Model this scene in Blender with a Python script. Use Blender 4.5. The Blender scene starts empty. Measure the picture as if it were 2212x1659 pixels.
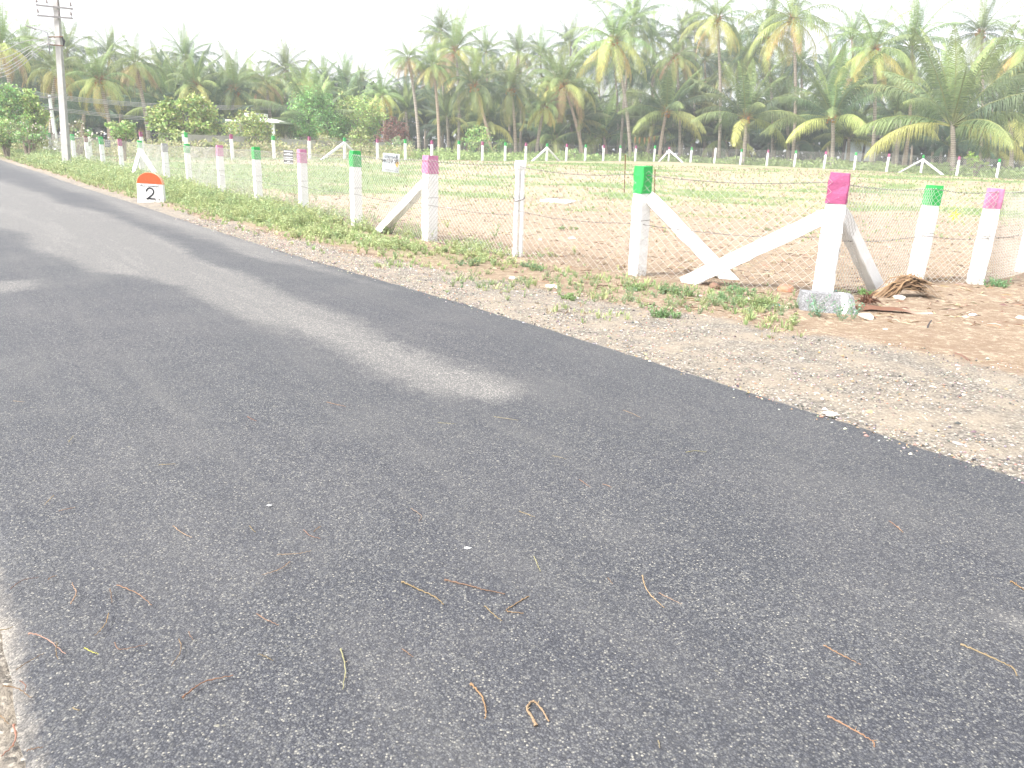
import bpy, math, random
import numpy as np
from mathutils import Vector, noise, Matrix
S = bpy.context.scene
C = S.collection
PI = math.pi
R_ = math.radians

# ------------------------------------------------------------------ camera, sky, sun, exposure
FPX = 1700.0                       # focal length in pixels of a 2212 px wide picture
ROLL = math.atan(.0315)
PITCH = math.atan(503.2 / FPX)
CAMZ = 1.6
cd = bpy.data.cameras.new('camera')
cam = bpy.data.objects.new('camera', cd); C.objects.link(cam)
cd.sensor_fit = 'HORIZONTAL'; cd.sensor_width = 36.0; cd.lens = 36.0 * FPX / 2212.0
cd.clip_start = .05; cd.clip_end = 3000
cam.matrix_world = Matrix.Translation((0, 0, CAMZ)) @ Matrix.Rotation(PI/2 - PITCH, 4, 'X') @ Matrix.Rotation(ROLL, 4, 'Z')
S.camera = cam

SUN_AZ = R_(-62)                   # from +Y towards -X: the sun stands to the left, a little behind the viewer's shoulder
SUN_EL = R_(52)
w = bpy.data.worlds.new('World'); S.world = w; w.use_nodes = True
nt = w.node_tree; nt.nodes.clear()
sky = nt.nodes.new('ShaderNodeTexSky'); sky.sky_type = 'NISHITA'; sky.sun_disc = False
sky.sun_elevation = SUN_EL; sky.sun_rotation = R_(-118)
sky.air_density = 1.0; sky.dust_density = 4.0; sky.ozone_density = 1.0
hs = nt.nodes.new('ShaderNodeHueSaturation'); hs.inputs['Saturation'].default_value = .22   # thin overcast: the sky is nearly white
hs.inputs['Value'].default_value = 1.25
bg = nt.nodes.new('ShaderNodeBackground'); bg.inputs['Strength'].default_value = .15
wo = nt.nodes.new('ShaderNodeOutputWorld')
nt.links.new(sky.outputs[0], hs.inputs['Color']); nt.links.new(hs.outputs[0], bg.inputs['Color']); nt.links.new(bg.outputs[0], wo.inputs['Surface'])
sd = bpy.data.lights.new('sun', 'SUN'); sd.energy = 2.2; sd.angle = R_(9); sd.color = (1, .95, .87)
sun = bpy.data.objects.new('sun', sd); C.objects.link(sun)
sv = Vector((-.80, -.42, 0)).normalized() * math.cos(SUN_EL) + Vector((0, 0, math.sin(SUN_EL)))
sun.rotation_euler = sv.to_track_quat('Z', 'Y').to_euler()
S.view_settings.view_transform = 'Standard'; S.view_settings.look = 'None'
S.view_settings.exposure = 1.45; S.view_settings.gamma = 1
S.render.engine = 'CYCLES'
S.cycles.max_bounces = 6; S.cycles.transparent_max_bounces = 8; S.cycles.volume_bounces = 0
S.cycles.use_denoising = True

# ------------------------------------------------------------------ helpers
_cr, _sr, _cp, _sp = math.cos(ROLL), math.sin(ROLL), math.cos(PITCH), math.sin(PITCH)
def ray(x, y):
    u = x - 1106; v = y - 829.5
    up = u*_cr + v*_sr; vp = -u*_sr + v*_cr
    return (up, FPX*_cp - vp*_sp, -vp*_cp - FPX*_sp)
def at(x, y, Y):
    """the point of the sight line through picture point x, y at world depth Y"""
    d = ray(x, y); t = Y / d[1]
    return Vector((d[0]*t, Y, CAMZ + d[2]*t))
ZY = [(-50, 0), (27, 0), (31, .03), (36, .10), (43, .22), (50, .46), (56, .60), (66, .75), (77, .90), (85, 1.0), (120, 1.15), (600, 1.4)]
_zy = np.array(ZY)
def T0(y): return float(np.interp(y, _zy[:, 0], _zy[:, 1]))
RES = []                            # local corrections (x, y, dz) where fence posts fix the height of the ground
def T(x, y):
    z = T0(y)
    if y > 38 and RES:
        sw = .6; s = 0.
        for (a, b, c) in RES:
            d2 = ((x-a)**2 + (y-b)**2) / 18.0
            if d2 < 9:
                k = math.exp(-d2); sw += k; s += k*c
        z += s / sw
    if y < 60: z += .018*noise.noise(Vector((x*.5, y*.5, 3))) * min(1, max(0, (y-3)/4))
    return z
def gnd(x, y):
    """where the sight line through picture point x, y meets the ground"""
    d = ray(x, y)
    Yv = 5.0
    t = -CAMZ / d[2] if d[2] < -1e-6 else 200 / d[1]
    p = Vector((d[0]*t, d[1]*t, 0))
    for _ in range(14):
        z = T(p.x, min(p.y, 300)); t = (z - CAMZ) / d[2]; q = Vector((d[0]*t, d[1]*t, z)); p = (p + q) / 2
    return Vector((p.x, p.y, T(p.x, p.y)))

def tag(o, label=None, cat=None, group=None, kind=None):
    if label: o['label'] = label
    if cat: o['category'] = cat
    if group: o['group'] = group
    if kind: o['kind'] = kind
    return o
def empty(name, loc, rz=0, label=None, cat=None, group=None):
    o = bpy.data.objects.new(name, None); C.objects.link(o); o.location = loc; o.rotation_euler = (0, 0, rz)
    return tag(o, label, cat, group)
def meshobj(name, me, mat=None, parent=None, loc=None):
    o = bpy.data.objects.new(name, me); C.objects.link(o)
    if mat and not me.materials: me.materials.append(mat)
    if parent: o.parent = parent
    if loc is not None: o.location = loc
    return o
class MB:
    """collects polygons (with an optional colour per vertex) and links them as one mesh"""
    def __init__(s): s.v = []; s.f = []; s.c = []
    def add(s, vs, fs, col=None):
        b = len(s.v); s.v.extend([tuple(p) for p in vs]); s.f.extend([tuple(i+b for i in f) for f in fs])
        if col is not None:
            if isinstance(col, list): s.c.extend(col)
            else: s.c.extend([col]*len(vs))
    def box(s, c, d, rot=None, jit=0, col=None, taper=1.0):
        vs = []
        for z in (-1, 1):
            k = taper if z > 0 else 1.0
            for x, y in ((-1, -1), (1, -1), (1, 1), (-1, 1)):
                p = Vector((x*d[0]/2*k, y*d[1]/2*k, z*d[2]/2))
                if jit: p += Vector((random.uniform(-jit, jit), random.uniform(-jit, jit), random.uniform(-jit, jit)))
                if rot: p = rot @ p
                vs.append(p + Vector(c))
        s.add(vs, [(3, 2, 1, 0), (4, 5, 6, 7), (0, 1, 5, 4), (1, 2, 6, 5), (2, 3, 7, 6), (3, 0, 4, 7)], col)
    def tube(s, pts, r, n=6, col=None, cap=True, squash=None):
        pts = [Vector(p) for p in pts]; m = len(pts)
        rs = r if isinstance(r, (list, tuple)) else [r]*m
        vs = []; up = Vector((.13, .21, 1)).normalized()
        for i, p in enumerate(pts):
            t = (pts[min(i+1, m-1)] - pts[max(i-1, 0)])
            t = t.normalized() if t.length > 1e-9 else Vector((0, 0, 1))
            a = t.cross(up)
            if a.length < .05: a = t.cross(Vector((1, 0, 0)))
            a.normalize(); b = t.cross(a).normalized()
            for k in range(n):
                an = 2*PI*k/n
                vs.append(p + a*math.cos(an)*rs[i] + b*math.sin(an)*rs[i]*(squash or 1))
        fs = [(i*n+k, i*n+(k+1) % n, (i+1)*n+(k+1) % n, (i+1)*n+k) for i in range(m-1) for k in range(n)]
        if cap: fs += [tuple(range(n-1, -1, -1)), tuple((m-1)*n+k for k in range(n))]
        s.add(vs, fs, col)
    def mesh(s, name, mat, smooth=False):
        me = bpy.data.meshes.new(name); me.from_pydata(s.v, [], s.f)
        if s.c and len(s.c) == len(s.v):
            ca = me.color_attributes.new('col', 'FLOAT_COLOR', 'POINT')
            arr = np.array([tuple(c)+(1.,) if len(c) == 3 else tuple(c) for c in s.c], dtype=np.float32).ravel()
            ca.data.foreach_set('color', arr)
        if smooth: me.polygons.foreach_set('use_smooth', [True]*len(me.polygons))
        me.materials.append(mat); me.update()
        return me
    def build(s, name, mat, parent=None, loc=None, smooth=False):
        return meshobj(name, s.mesh(name, mat, smooth), None, parent, loc)

# ------------------------------------------------------------------ materials
class NT:
    def __init__(s, name):
        s.m = bpy.data.materials.new(name); s.m.use_nodes = True; s.t = s.m.node_tree; s.t.nodes.clear()
        s.out = s.n('OutputMaterial'); s.b = s.n('BsdfPrincipled'); s.t.links.new(s.b.outputs[0], s.out.inputs[0])
        s.geo = s.n('NewGeometry'); s.pos = s.geo.outputs['Position']
    def n(s, k, **kw):
        o = s.t.nodes.new('ShaderNode'+k)
        for a, b in kw.items(): setattr(o, a, b)
        return o
    def l(s, a, b): s.t.links.new(a, b)
    def setin(s, sock, v):
        if isinstance(v, bpy.types.NodeSocket): s.l(v, sock)
        else: sock.default_value = v
    def noise(s, scale, detail=3, rough=.55, dist=0, vec=None):
        n = s.n('TexNoise'); n.inputs['Scale'].default_value = scale; n.inputs['Detail'].default_value = detail
        n.inputs['Roughness'].default_value = rough; n.inputs['Distortion'].default_value = dist
        s.l(vec if vec is not None else s.pos, n.inputs['Vector']); return n.outputs[0]
    def voro(s, scale, feature='F1', out='Distance', vec=None):
        n = s.n('TexVoronoi'); n.feature = feature; n.inputs['Scale'].default_value = scale
        s.l(vec if vec is not None else s.pos, n.inputs['Vector']); return n.outputs[out]
    def ramp(s, f, stops):
        r = s.n('ValToRGB'); e = r.color_ramp.elements
        while len(e) < len(stops): e.new(.5)
        for i, (p, c) in enumerate(stops):
            e[i].position = p; e[i].color = tuple(c)+(1,) if len(c) == 3 else c
        s.l(f, r.inputs[0]); return r.outputs[0]
    def g(s, f, a, b): return s.ramp(f, [(a, (0, 0, 0)), (b, (1, 1, 1))])
    def mix(s, f, a, b, mode='MIX'):
        m = s.n('Mix', data_type='RGBA', blend_type=mode); m.clamp_factor = True
        s.setin(m.inputs[0], f)
        for i, v in ((6, a), (7, b)):
            if isinstance(v, bpy.types.NodeSocket): s.l(v, m.inputs[i])
            else: m.inputs[i].default_value = tuple(v)+(1,) if len(v) == 3 else v
        return m.outputs[2]
    def math(s, op, a, b=0., c=None):
        m = s.n('Math', operation=op); s.setin(m.inputs[0], a); s.setin(m.inputs[1], b)
        if c is not None: s.setin(m.inputs[2], c)
        return m.outputs[0]
    def attr(s, name, out='Fac'):
        a = s.n('Attribute'); a.attribute_name = name; return a.outputs[out]
    def bump(s, h, strength=.3, dist=.01, prev=None):
        b = s.n('Bump'); b.inputs['Strength'].default_value = strength; b.inputs['Distance'].default_value = dist
        s.l(h, b.inputs['Height'])
        if prev is not None: s.l(prev, b.inputs['Normal'])
        s.l(b.outputs[0], s.b.inputs['Normal']); return b.outputs[0]
    def color(s, c): s.setin(s.b.inputs['Base Color'], c if isinstance(c, bpy.types.NodeSocket) else tuple(c)+(1,))
    def rough(s, v, spec=.3): s.b.inputs['Roughness'].default_value = v; s.b.inputs['Specular IOR Level'].default_value = spec

def simple(name, a, b, scale=6, rough=.85, spec=.2, bumpd=0., bscale=40, obj=True, metal=0):
    """two-tone weathered surface"""
    m = NT(name)
    tc = m.n('TexCoord').outputs['Object'] if obj else m.pos
    f = m.noise(scale, 5, .65, .3, tc)
    m.color(m.mix(m.g(f, .35, .68), a, b)); m.rough(rough, spec); m.b.inputs['Metallic'].default_value = metal
    if bumpd: m.bump(m.noise(bscale, 4, .6, 0, tc), .6, bumpd)
    return m.m
def leafmat(name, trans=.35):
    m = NT(name)
    c = m.attr('col', 'Color'); oi = m.n('ObjectInfo').outputs['Random']
    hsv = m.n('HueSaturation'); hsv.inputs['Saturation'].default_value = .95; m.l(c, hsv.inputs['Color'])
    m.l(m.math('MULTIPLY_ADD', oi, .03, .485), hsv.inputs['Hue'])
    m.l(m.math('MULTIPLY_ADD', oi, .35, .85), hsv.inputs['Value'])
    m.color(hsv.outputs[0]); m.rough(.5, .25)
    tr = m.n('BsdfTranslucent'); m.l(hsv.outputs[0], tr.inputs['Color'])
    mx = m.n('MixShader'); mx.inputs[0].default_value = trans
    m.l(m.b.outputs[0], mx.inputs[1]); m.l(tr.outputs[0], mx.inputs[2]); m.l(mx.outputs[0], m.out.inputs[0])
    return m.m
def colmat(name, rough=.9, bumpd=0, bscale=60):
    m = NT(name); f = m.noise(25, 4, .6)
    m.color(m.mix(.35, m.attr('col', 'Color'), m.mix(f, (.02, .02, .02), (.9, .9, .9)), 'OVERLAY')); m.rough(rough, .15)
    if bumpd: m.bump(m.noise(bscale, 4, .6), .7, bumpd)
    return m.m
M_LEAF = leafmat('leaf_tissue', .22)
M_WEED = leafmat('weed_leaf', .3)
M_COL = colmat('tinted_matte')
M_ROCK = colmat('broken_rock', .95, .02, 22)

def whitewash():
    m = NT('limewashed_concrete'); tc = m.n('TexCoord').outputs['Object']
    n1 = m.noise(5, 6, .7, .4, tc); n2 = m.noise(38, 5, .7, 0, tc)
    sep = m.n('SeparateXYZ'); m.l(tc, sep.inputs[0])
    low = m.math('SUBTRACT', 1.0, m.math('MULTIPLY', sep.outputs[2], 3.2))       # splashed mud on the foot of the post
    dirt = m.g(m.math('ADD', m.math('MULTIPLY', low, .35), n2), .72, .95)
    c = m.mix(m.g(n1, .58, .8), (.80, .80, .79), (.62, .60, .57))
    m.color(m.mix(dirt, c, (.30, .25, .19))); m.rough(.9, .1)
    m.bump(m.noise(30, 6, .7, .2, tc), .8, .012); return m.m
M_WHITE = whitewash()
def painted(name, a, b):
    m = NT(name); tc = m.n('TexCoord').outputs['Object']
    c = m.mix(m.g(m.noise(14, 5, .7, .5, tc), .45, .75), a, b)
    c = m.mix(m.g(m.noise(60, 3, .6, 0, tc), .68, .78), c, (.55, .5, .5))
    m.color(c); m.rough(.6, .3); m.bump(m.noise(30, 5, .7, 0, tc), .8, .01); return m.m
M_GREEN = painted('green_enamel', (.03, .36, .08), (.025, .26, .06))
M_PINK = painted('magenta_enamel', (.34, .080, .18), (.25, .055, .13))
M_PALEPINK = painted('faded_pink_enamel', (.50, .20, .33), (.36, .12, .23))
M_BROWN = painted('brown_enamel', (.22, .11, .10), (.16, .075, .07))
M_GREYTOP = simple('bare_grey_concrete', (.34, .34, .35), (.22, .22, .23), 14, bumpd=.01)
M_WIRE = simple('galvanised_wire', (.58, .57, .54), (.40, .39, .37), 20, .5, .4)
M_BARB = simple('rusting_barbed_wire', (.20, .19, .19), (.12, .10, .09), 20, .7, .3)
M_POLE = simple('cast_concrete', (.42, .405, .395), (.32, .31, .30), 5, .9, .1, .006, 45)
M_STEEL = simple('painted_steel', (.20, .19, .19), (.14, .13, .13), 12, .6, .3)
M_CERAM = simple('brown_porcelain', (.17, .13, .12), (.11, .09, .085), 6, .3, .5)
M_BLACK = simple('black_paint', (.02, .02, .022), (.05, .05, .055), 40, .7, .2)
M_ORANGE = painted('orange_enamel', (.78, .10, .025), (.70, .085, .02))
M_WALLG2 = simple('grey_painted_pipe', (.30, .31, .32), (.22, .22, .23), 12, .6, .3)
M_RUST = simple('rusty_iron', (.20, .085, .04), (.10, .05, .03), 25, .9, .1)
M_CABLE = simple('cable_sheath', (.20, .20, .21), (.13, .13, .14), 10, .7, .2)

def asphalt():
    m = NT('chip_sealed_asphalt')
    dry = m.attr('dry'); dust = m.attr('dust')
    cell = m.voro(150, 'F1', 'Color'); sep = m.n('SeparateColor'); m.l(cell, sep.inputs[0])
    stone = sep.outputs[0]
    d1 = m.voro(150, 'F1', 'Distance')
    base = m.ramp(stone, [(0, (.026, .028, .035)), (.5, (.052, .055, .066)), (.78, (.10, .103, .112)), (.92, (.145, .145, .14)), (1, (.33, .315, .27))])
    c2 = m.n('SeparateColor'); m.l(m.voro(95, 'F1', 'Color'), c2.inputs[0])
    base = m.mix(m.math('MULTIPLY', m.g(c2.outputs[1], .80, .86), .5), base, (.17, .17, .16))
    base = m.mix(m.math('MULTIPLY', m.g(m.noise(200, 2, .6), .52, .60), .28), base, (.13, .133, .142))
    gap = m.g(d1, .25, .62)
    base = m.mix(m.math('MULTIPLY', gap, .65), base, (.022, .023, .028))
    big = m.noise(.9, 4, .6, .3); mid = m.noise(7, 4, .65)
    base = m.mix(m.math('MULTIPLY', m.g(big, .45, .75), .28), base, (.13, .125, .12))
    pale = m.ramp(stone, [(0, (.085, .084, .083)), (.8, (.155, .150, .144)), (1, (.36, .34, .30))])
    e = m.math('ADD', dry, m.math('MULTIPLY', m.math('SUBTRACT', m.noise(4.5, 8, .82), .5), .9))
    e = m.g(e, .32, .68)
    base = m.mix(m.math('MULTIPLY', e, .80), base, pale)
    du = m.g(m.math('ADD', dust, m.math('MULTIPLY', m.math('SUBTRACT', m.noise(9, 6, .75), .5), .9)), .45, .8)
    base = m.mix(m.math('MULTIPLY', du, .75), base, m.ramp(stone, [(0, (.15, .138, .12)), (1, (.32, .29, .25))]))
    mp = m.n('Mapping'); mp.inputs['Rotation'].default_value = (0, 0, -math.atan2(.79, -.61)); m.l(m.pos, mp.inputs['Vector']); mp.inputs['Scale'].default_value = (4.5, .45, 1)
    mp.vector_type = 'TEXTURE'; mp.inputs['Rotation'].default_value = (0, 0, math.atan2(.79, -.61))
    stk = m.noise(1.0, 5, .7, .2, mp.outputs[0])
    base = m.mix(m.math('MULTIPLY', m.g(stk, .50, .72), .20), base, (.15, .145, .135))
    base = m.mix(m.math('MULTIPLY', m.g(stk, .46, .30), .13), base, (.030, .032, .040))
    sp = m.g(m.noise(30, 2, .5), .70, .76)
    base = m.mix(m.math('MULTIPLY', sp, m.math('MULTIPLY', m.g(mid, .5, .7), .45)), base, (.34, .32, .24))
    m.color(base); m.rough(.75, .35)
    h = m.math('SUBTRACT', 1.0, d1)
    nb = m.bump(h, .55, .0035)
    m.bump(m.noise(2.2, 3, .5), .35, .02, nb)
    return m.m
M_ASPH = asphalt()

def soil():
    m = NT('dry_soil_and_verge'); cream = m.attr('cream')
    grav = m.attr('gravel'); gr = m.attr('green'); pal = m.attr('pale')
    n1 = m.noise(1.3, 5, .65, .4); n2 = m.noise(14, 6, .75, .2); n3 = m.noise(60, 4, .7)
    earth = m.ramp(n1, [(.25, (.25, .198, .143)), (.5, (.335, .28, .208)), (.75, (.42, .36, .275))])
    earth = m.mix(m.math('MULTIPLY', m.g(n2, .50, .66), .7), earth, (.46, .38, .28))     # straw
    earth = m.mix(m.math('MULTIPLY', m.g(n2, .46, .30), .55), earth, (.15, .095, .062))
    earth = m.mix(m.math('MULTIPLY', m.g(m.math('ADD', cream, m.math('MULTIPLY', m.math('SUBTRACT', n2, .5), 1.3)), .3, .8), .70), earth, (.40, .325, .25))
    straw = m.ramp(n2, [(.3, (.19, .16, .10)), (.5, (.31, .275, .185)), (.7, (.42, .38, .28))])
    lump = m.g(m.noise(7.5, 8, .8, .6), .50, .36)
    earth = m.mix(m.math('MULTIPLY', lump, .5), earth, (.16, .105, .075))
    e = m.mix(m.g(m.math('ADD', pal, m.math('MULTIPLY', m.math('SUBTRACT', n2, .5), .9)), .35, .65), earth, straw)
    grn = m.ramp(n2, [(.3, (.09, .14, .06)), (.55, (.16, .215, .095)), (.75, (.28, .30, .155))])
    e = m.mix(m.g(m.math('ADD', gr, m.math('MULTIPLY', m.math('SUBTRACT', n2, .5), 1.1)), .42, .72), e, grn)
    st = m.n('SeparateColor'); m.l(m.voro(62, 'F1', 'Color'), st.inputs[0]); dv = m.voro(62, 'F1', 'Distance')
    gv = m.ramp(st.outputs[0], [(0, (.075, .072, .07)), (.3, (.155, .142, .125)), (.6, (.235, .212, .182)), (.9, (.33, .30, .255)), (1, (.50, .47, .42))])
    gv = m.mix(m.math('MULTIPLY', m.g(dv, .3, .65), .55), gv, (.13, .115, .10))
    gv = m.mix(m.math('MULTIPLY', m.g(m.noise(2.6, 5, .65), .42, .62), .70), gv, (.285, .243, .19))
    e = m.mix(m.g(m.math('ADD', grav, m.math('MULTIPLY', m.math('SUBTRACT', n2, .5), .8)), .38, .62), e, gv)
    m.color(e); m.rough(.95, .1)
    nb = m.bump(m.math('ADD', n2, m.math('MULTIPLY', n3, .4)), .8, .03)
    m.bump(m.math('SUBTRACT', 1., dv), .4, .006, nb)
    return m.m
M_SOIL = soil()

# ------------------------------------------------------------------ fence posts: where they stand (solved from their foot and head in the picture)
# foot x, foot y, head y, depth Y (None: meets the ground), head colour
NEAR = [(1776, 640, 372, None), (1376, 597, 358, None), (928, 522, 336, None), (771, 490, 326, None), (657, 463, 323, None),
        (560, 446, 318, None), (481, 427, 314, None), (411, 405, 311, None), (362, 399, 310, None), (309, 383, 304, 34.3),
        (265, 375, 300, 36.6), (226, 373, 296, 38.4), (192, 357, 294, 41.3), (163, 355, 290, 43.5), (111, 336, 287, 52.0), (99, 336, 287, 54.5)]
RIGHT = [(1975, 609, 399, None), (2104.6, 616, 406, None), (2207, 590, 404, None), (2300, 575, 400, None)]
FAR = [(197, 340, 285), (310, 342, 285), (405, 344, 286), (503, 344, 290), (593, 344.5, 293), (669.5, 344.5, 295), (745, 344.5, 297), (816, 344.5, 300),
       (876, 346, 301), (933, 346, 303.6), (991, 346, 304), (1042, 348.6, 305.5), (1091, 348.6, 307), (1135.6, 348.6, 308.5), (1181, 348.6, 309.7),
       (1223, 347.6, 311), (1264, 348, 312), (1303, 348, 313), (1339, 348, 314), (1372, 348.6, 314.5), (1412.5, 349.4, 314.5), (1444, 349, 317),
       (1491.6, 351.4, 318), (1543, 352.8, 319.4), (1599, 356, 321.5), (1656, 359, 323.6), (1715.6, 359.8, 325), (1779.8, 364.5, 327),
       (1845, 366, 329), (1915, 371.6, 331.6), (1988.8, 374.6, 334.6), (2066.6, 379.4, 337.8), (2152.6, 384.5, 342.8), (2245, 390, 348)]
FARY = [50.5, 49.0, 49.2, 51.3, 53.8, 56.1, 58.6, 61.0, 63.2, 65.2, 67.3, 69.2, 71.2, 73.2, 75.2, 77.2, 79.2, 80.8, 82.2, 83.2, 84.0, 84.6,
        83.6, 82.3, 80.6, 79.0, 77.4, 75.4, 73.4, 71.0, 68.8, 66.4, 63.9, 61.3]
for (x, y, h), Y in zip(FAR, FARY):
    p = at(x, y, Y); RES.append((p.x, p.y, p.z - T0(Y)))
for (x, y, h, Y) in NEAR:
    if Y: p = at(x, y, Y); RES.append((p.x, p.y, p.z - T0(Y)))

def road_right(y):
    """x of the right edge of the asphalt"""
    P = [(-12, 15.0), (0, 5.7), (3.92, 2.75), (5.27, 1.80), (7.25, .36), (8.8, -.85), (12.24, -3.62), (15.56, -6.1), (20.77, -9.9), (25.84, -13.7), (34.1, -19.9), (43.8, -27.6), (60, -41), (120, -92)]
    a = np.array(P); return float(np.interp(y, a[:, 0], a[:, 1]))
NRM = Vector((.79, .61, 0)); ALG = Vector((-.61, .79, 0))
def road_dist(x, y):
    """signed distance from the right edge (positive on the verge)"""
    return (x - road_right(y)) * .79
ROADW = 4.48

# ------------------------------------------------------------------ ground sheet
def poly_in(poly, x, y):
    c = False; n = len(poly); j = n-1
    for i in range(n):
        xi, yi = poly[i]; xj, yj = poly[j]
        if (yi > y) != (yj > y) and x < (xj-xi)*(y-yi)/(yj-yi)+xi: c = not c
        j = i
    return c
def poly_sd(poly, x, y):
    best = 1e9; n = len(poly)
    for i in range(n):
        ax, ay = poly[i]; bx, by = poly[(i+1) % n]; dx, dy = bx-ax, by-ay
        t = max(0, min(1, ((x-ax)*dx+(y-ay)*dy)/max(1e-9, dx*dx+dy*dy)))
        best = min(best, math.hypot(x-ax-dx*t, y-ay-dy*t))
    return best if poly_in(poly, x, y) else -best
def flat(x, y):
    d = ray(x, y); t = -CAMZ/d[2]; return (d[0]*t, d[1]*t)

def lines(stops):
    out = []
    for (a, b, s) in stops:
        n = max(1, int(round((b-a)/s))); out += [a+(b-a)*i/n for i in range(n)]
    out.append(stops[-1][1]); return out
def fbm(x, y, s, o=0):
    return noise.noise(Vector((x*s, y*s, o))) + .5*noise.noise(Vector((x*s*2.1, y*s*2.1, o+7)))
def field_masks(x, y):
    """gravel, green, pale for a ground point"""
    d = road_dist(x, y)
    n = fbm(x, y, .35, 5); n2 = fbm(x, y, 1.1, 9)
    gw = float(np.interp(y, [0, 4, 6, 9, 12, 18, 30], [4.2, 3.0, 2.3, 1.35, .8, .45, .35]))
    if d < 0 and d > -ROADW: g = 1.
    elif d >= 0: g = 1/(1+math.exp((d-gw-n2*.35)*4.))
    else: g = 1/(1+math.exp((-(d+ROADW)-.7-n2*.3)*4))
    gr = 0.; pale = 0.
    if d >= 0:
        fy = y
        # weeds strip on the verge, thicker to the far left
        wv = float(np.interp(y, [0, 6, 9, 12, 16, 22, 60], [0, .12, .28, .4, .6, .8, 1.0]))
        gr = max(gr, wv*math.exp(-((d-1.7)/1.25)**2)*1.15)
        if d > 3.0:
            inner = d-3.0
            far = min(1, max(0, (y-24)/8))
            left = min(1, max(0, (-x-1.0)/5)) * min(1, max(0, (y-26+2*n)/3)) * (1-.35*min(1, max(0, (y-44)/6)))
            gr = max(gr, left*(.72+.35*n))
            gr = max(gr, far*(.28+.65*n))
            gr = max(gr, min(1, max(0, (y-20)/6))*(.18+.55*n))
            gr = max(gr, .10+.35*n if x > 3 and y > 16 else 0)
            sx = .5*noise.noise(Vector((x*.16, y*.26, 21)))+.25*noise.noise(Vector((x*.5, y*.8, 22)))
            pale = min(1, max(0, (y-18)/12))*(.60+.5*n2+.9*sx) * (1-.2*left)
            gr += min(1, max(0, (y-17)/6))*max(0, noise.noise(Vector((x*.09, y*.22, 41)))*1.6+.5*noise.noise(Vector((x*.5, y*.7, 42))))
        if y > 50: gr = max(gr, min(1, (y-50)/12)*(.25+.3*n))
    else:
        gr = .5+.4*n; pale = .3
    # behind the far fence
    fy = far_y(x)
    if y > fy-2: gr = max(gr, min(1, (y-fy+2)/2)*(.75+.3*n))
    return min(1, max(0, g)), min(1, max(0, gr)), min(1, max(0, pale))
_fx = [at(f[0], f[1], Y).x for f, Y in zip(FAR[1:], FARY[1:])]
def far_y(x): return float(np.interp(x, _fx, FARY[1:]))

def make_ground():
    xs = lines([(-900, -300, 100), (-300, -80, 20), (-80, -40, 4), (-40, -20, .7), (-20, -8, .35), (-8, 10, .12), (10, 20, .5), (20, 50, 1.5), (50, 120, 6), (120, 300, 30), (300, 900, 100)])
    ys = lines([(-60, -6, 9), (-6, 2, .8), (2, 14, .12), (14, 24, .25), (24, 45, .6), (45, 100, 1.4), (100, 200, 10), (200, 1500, 100)])
    nx, ny = len(xs), len(ys)
    co = np.zeros((ny*nx, 3), np.float32); g = np.zeros(ny*nx, np.float32); gr = g.copy(); cr = g.copy(); pa = g.copy(); k = 0
    for y in ys:
        for x in xs:
            d = road_dist(x, y); z = T(x, y)
            if -ROADW-.02 < d < .02 and y > -13: z = T0(y)*.9 - .03
            elif d > 0 and y < 40: z += min(.02, d*.03) + .02*fbm(x, y, 1.7, 2)*min(1, d/1.2)
            a = field_masks(x, y) if (abs(x) < 90 and y < 130) else (0, .7, .3)
            co[k] = (x, y, z); g[k], gr[k], pa[k] = a; cr[k] = min(1, max(0, (d-2.6)/2))*min(1, max(0, (y-8)/7))*(.55+.35*min(1, max(0, -x/6))) if d > 0 else 0; k += 1
    i = np.arange(ny-1)[:, None]*nx + np.arange(nx-1)[None, :]; i = i.ravel()
    f = np.stack([i, i+1, i+nx+1, i+nx], 1)
    me = bpy.data.meshes.new('ground'); me.from_pydata(co.tolist(), [], f.tolist())
    for nm, ar in (('gravel', g), ('green', gr), ('pale', pa), ('cream', cr)):
        a = me.attributes.new(nm, 'FLOAT', 'POINT'); a.data.foreach_set('value', ar)
    me.polygons.foreach_set('use_smooth', [True]*len(me.polygons))
    o = meshobj('ground', me, M_SOIL); tag(o, 'dry pinkish soil with straw, gravel verge and green patches', 'ground', kind='structure')
make_ground()

def v8(x, y): return (x/3., y/3.+345.6)
UP_D = [v8(*p) for p in [(-60, 40), (0, 45), (250, 110), (420, 195), (640, 250), (760, 320), (900, 390), (1100, 440), (1180, 480), (1380, 540), (1600, 640), (1900, 690), (2212, 770)]]
LO_D = [v8(*p) for p in [(-60, 140), (0, 150), (120, 190), (250, 230), (330, 290), (640, 350), (800, 430), (900, 470), (1170, 600), (1240, 660), (1500, 740), (1700, 830), (1950, 950), (2100, 1000), (2190, 1040)]]
LT_LO = [v8(*p) for p in [(-200, 420), (0, 440), (200, 490), (280, 600), (480, 650), (640, 740), (900, 760), (1100, 820), (1220, 830), (1330, 910), (1500, 1000), (1650, 1060), (1880, 1100)]]
LIGHT = LO_D + [(800, 735), (905, 775), (1000, 805), (1110, 838), (1124, 856), (1090, 872), (1000, 870), (890, 842), (800, 800), (720, 745)] + LT_LO[::-1]
EDGE = UP_D + [(850, 628), (600, 540), (450, 488), (300, 438), (200, 408), (100, 378), (0, 356), (-40, 350)]
P_LIGHT = [flat(*p) for p in LIGHT]; P_EDGE = [flat(*p) for p in EDGE]
SPOTS = [(17, 429, .3, -.5), (143, 522, .16, -.6), (-5, 625, .45, .7), (2200, 1370, .13, .42), (2160, 1340, .10, .3)]
P_SPOT = [(flat(a, b), r, s) for a, b, r, s in SPOTS]
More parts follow.
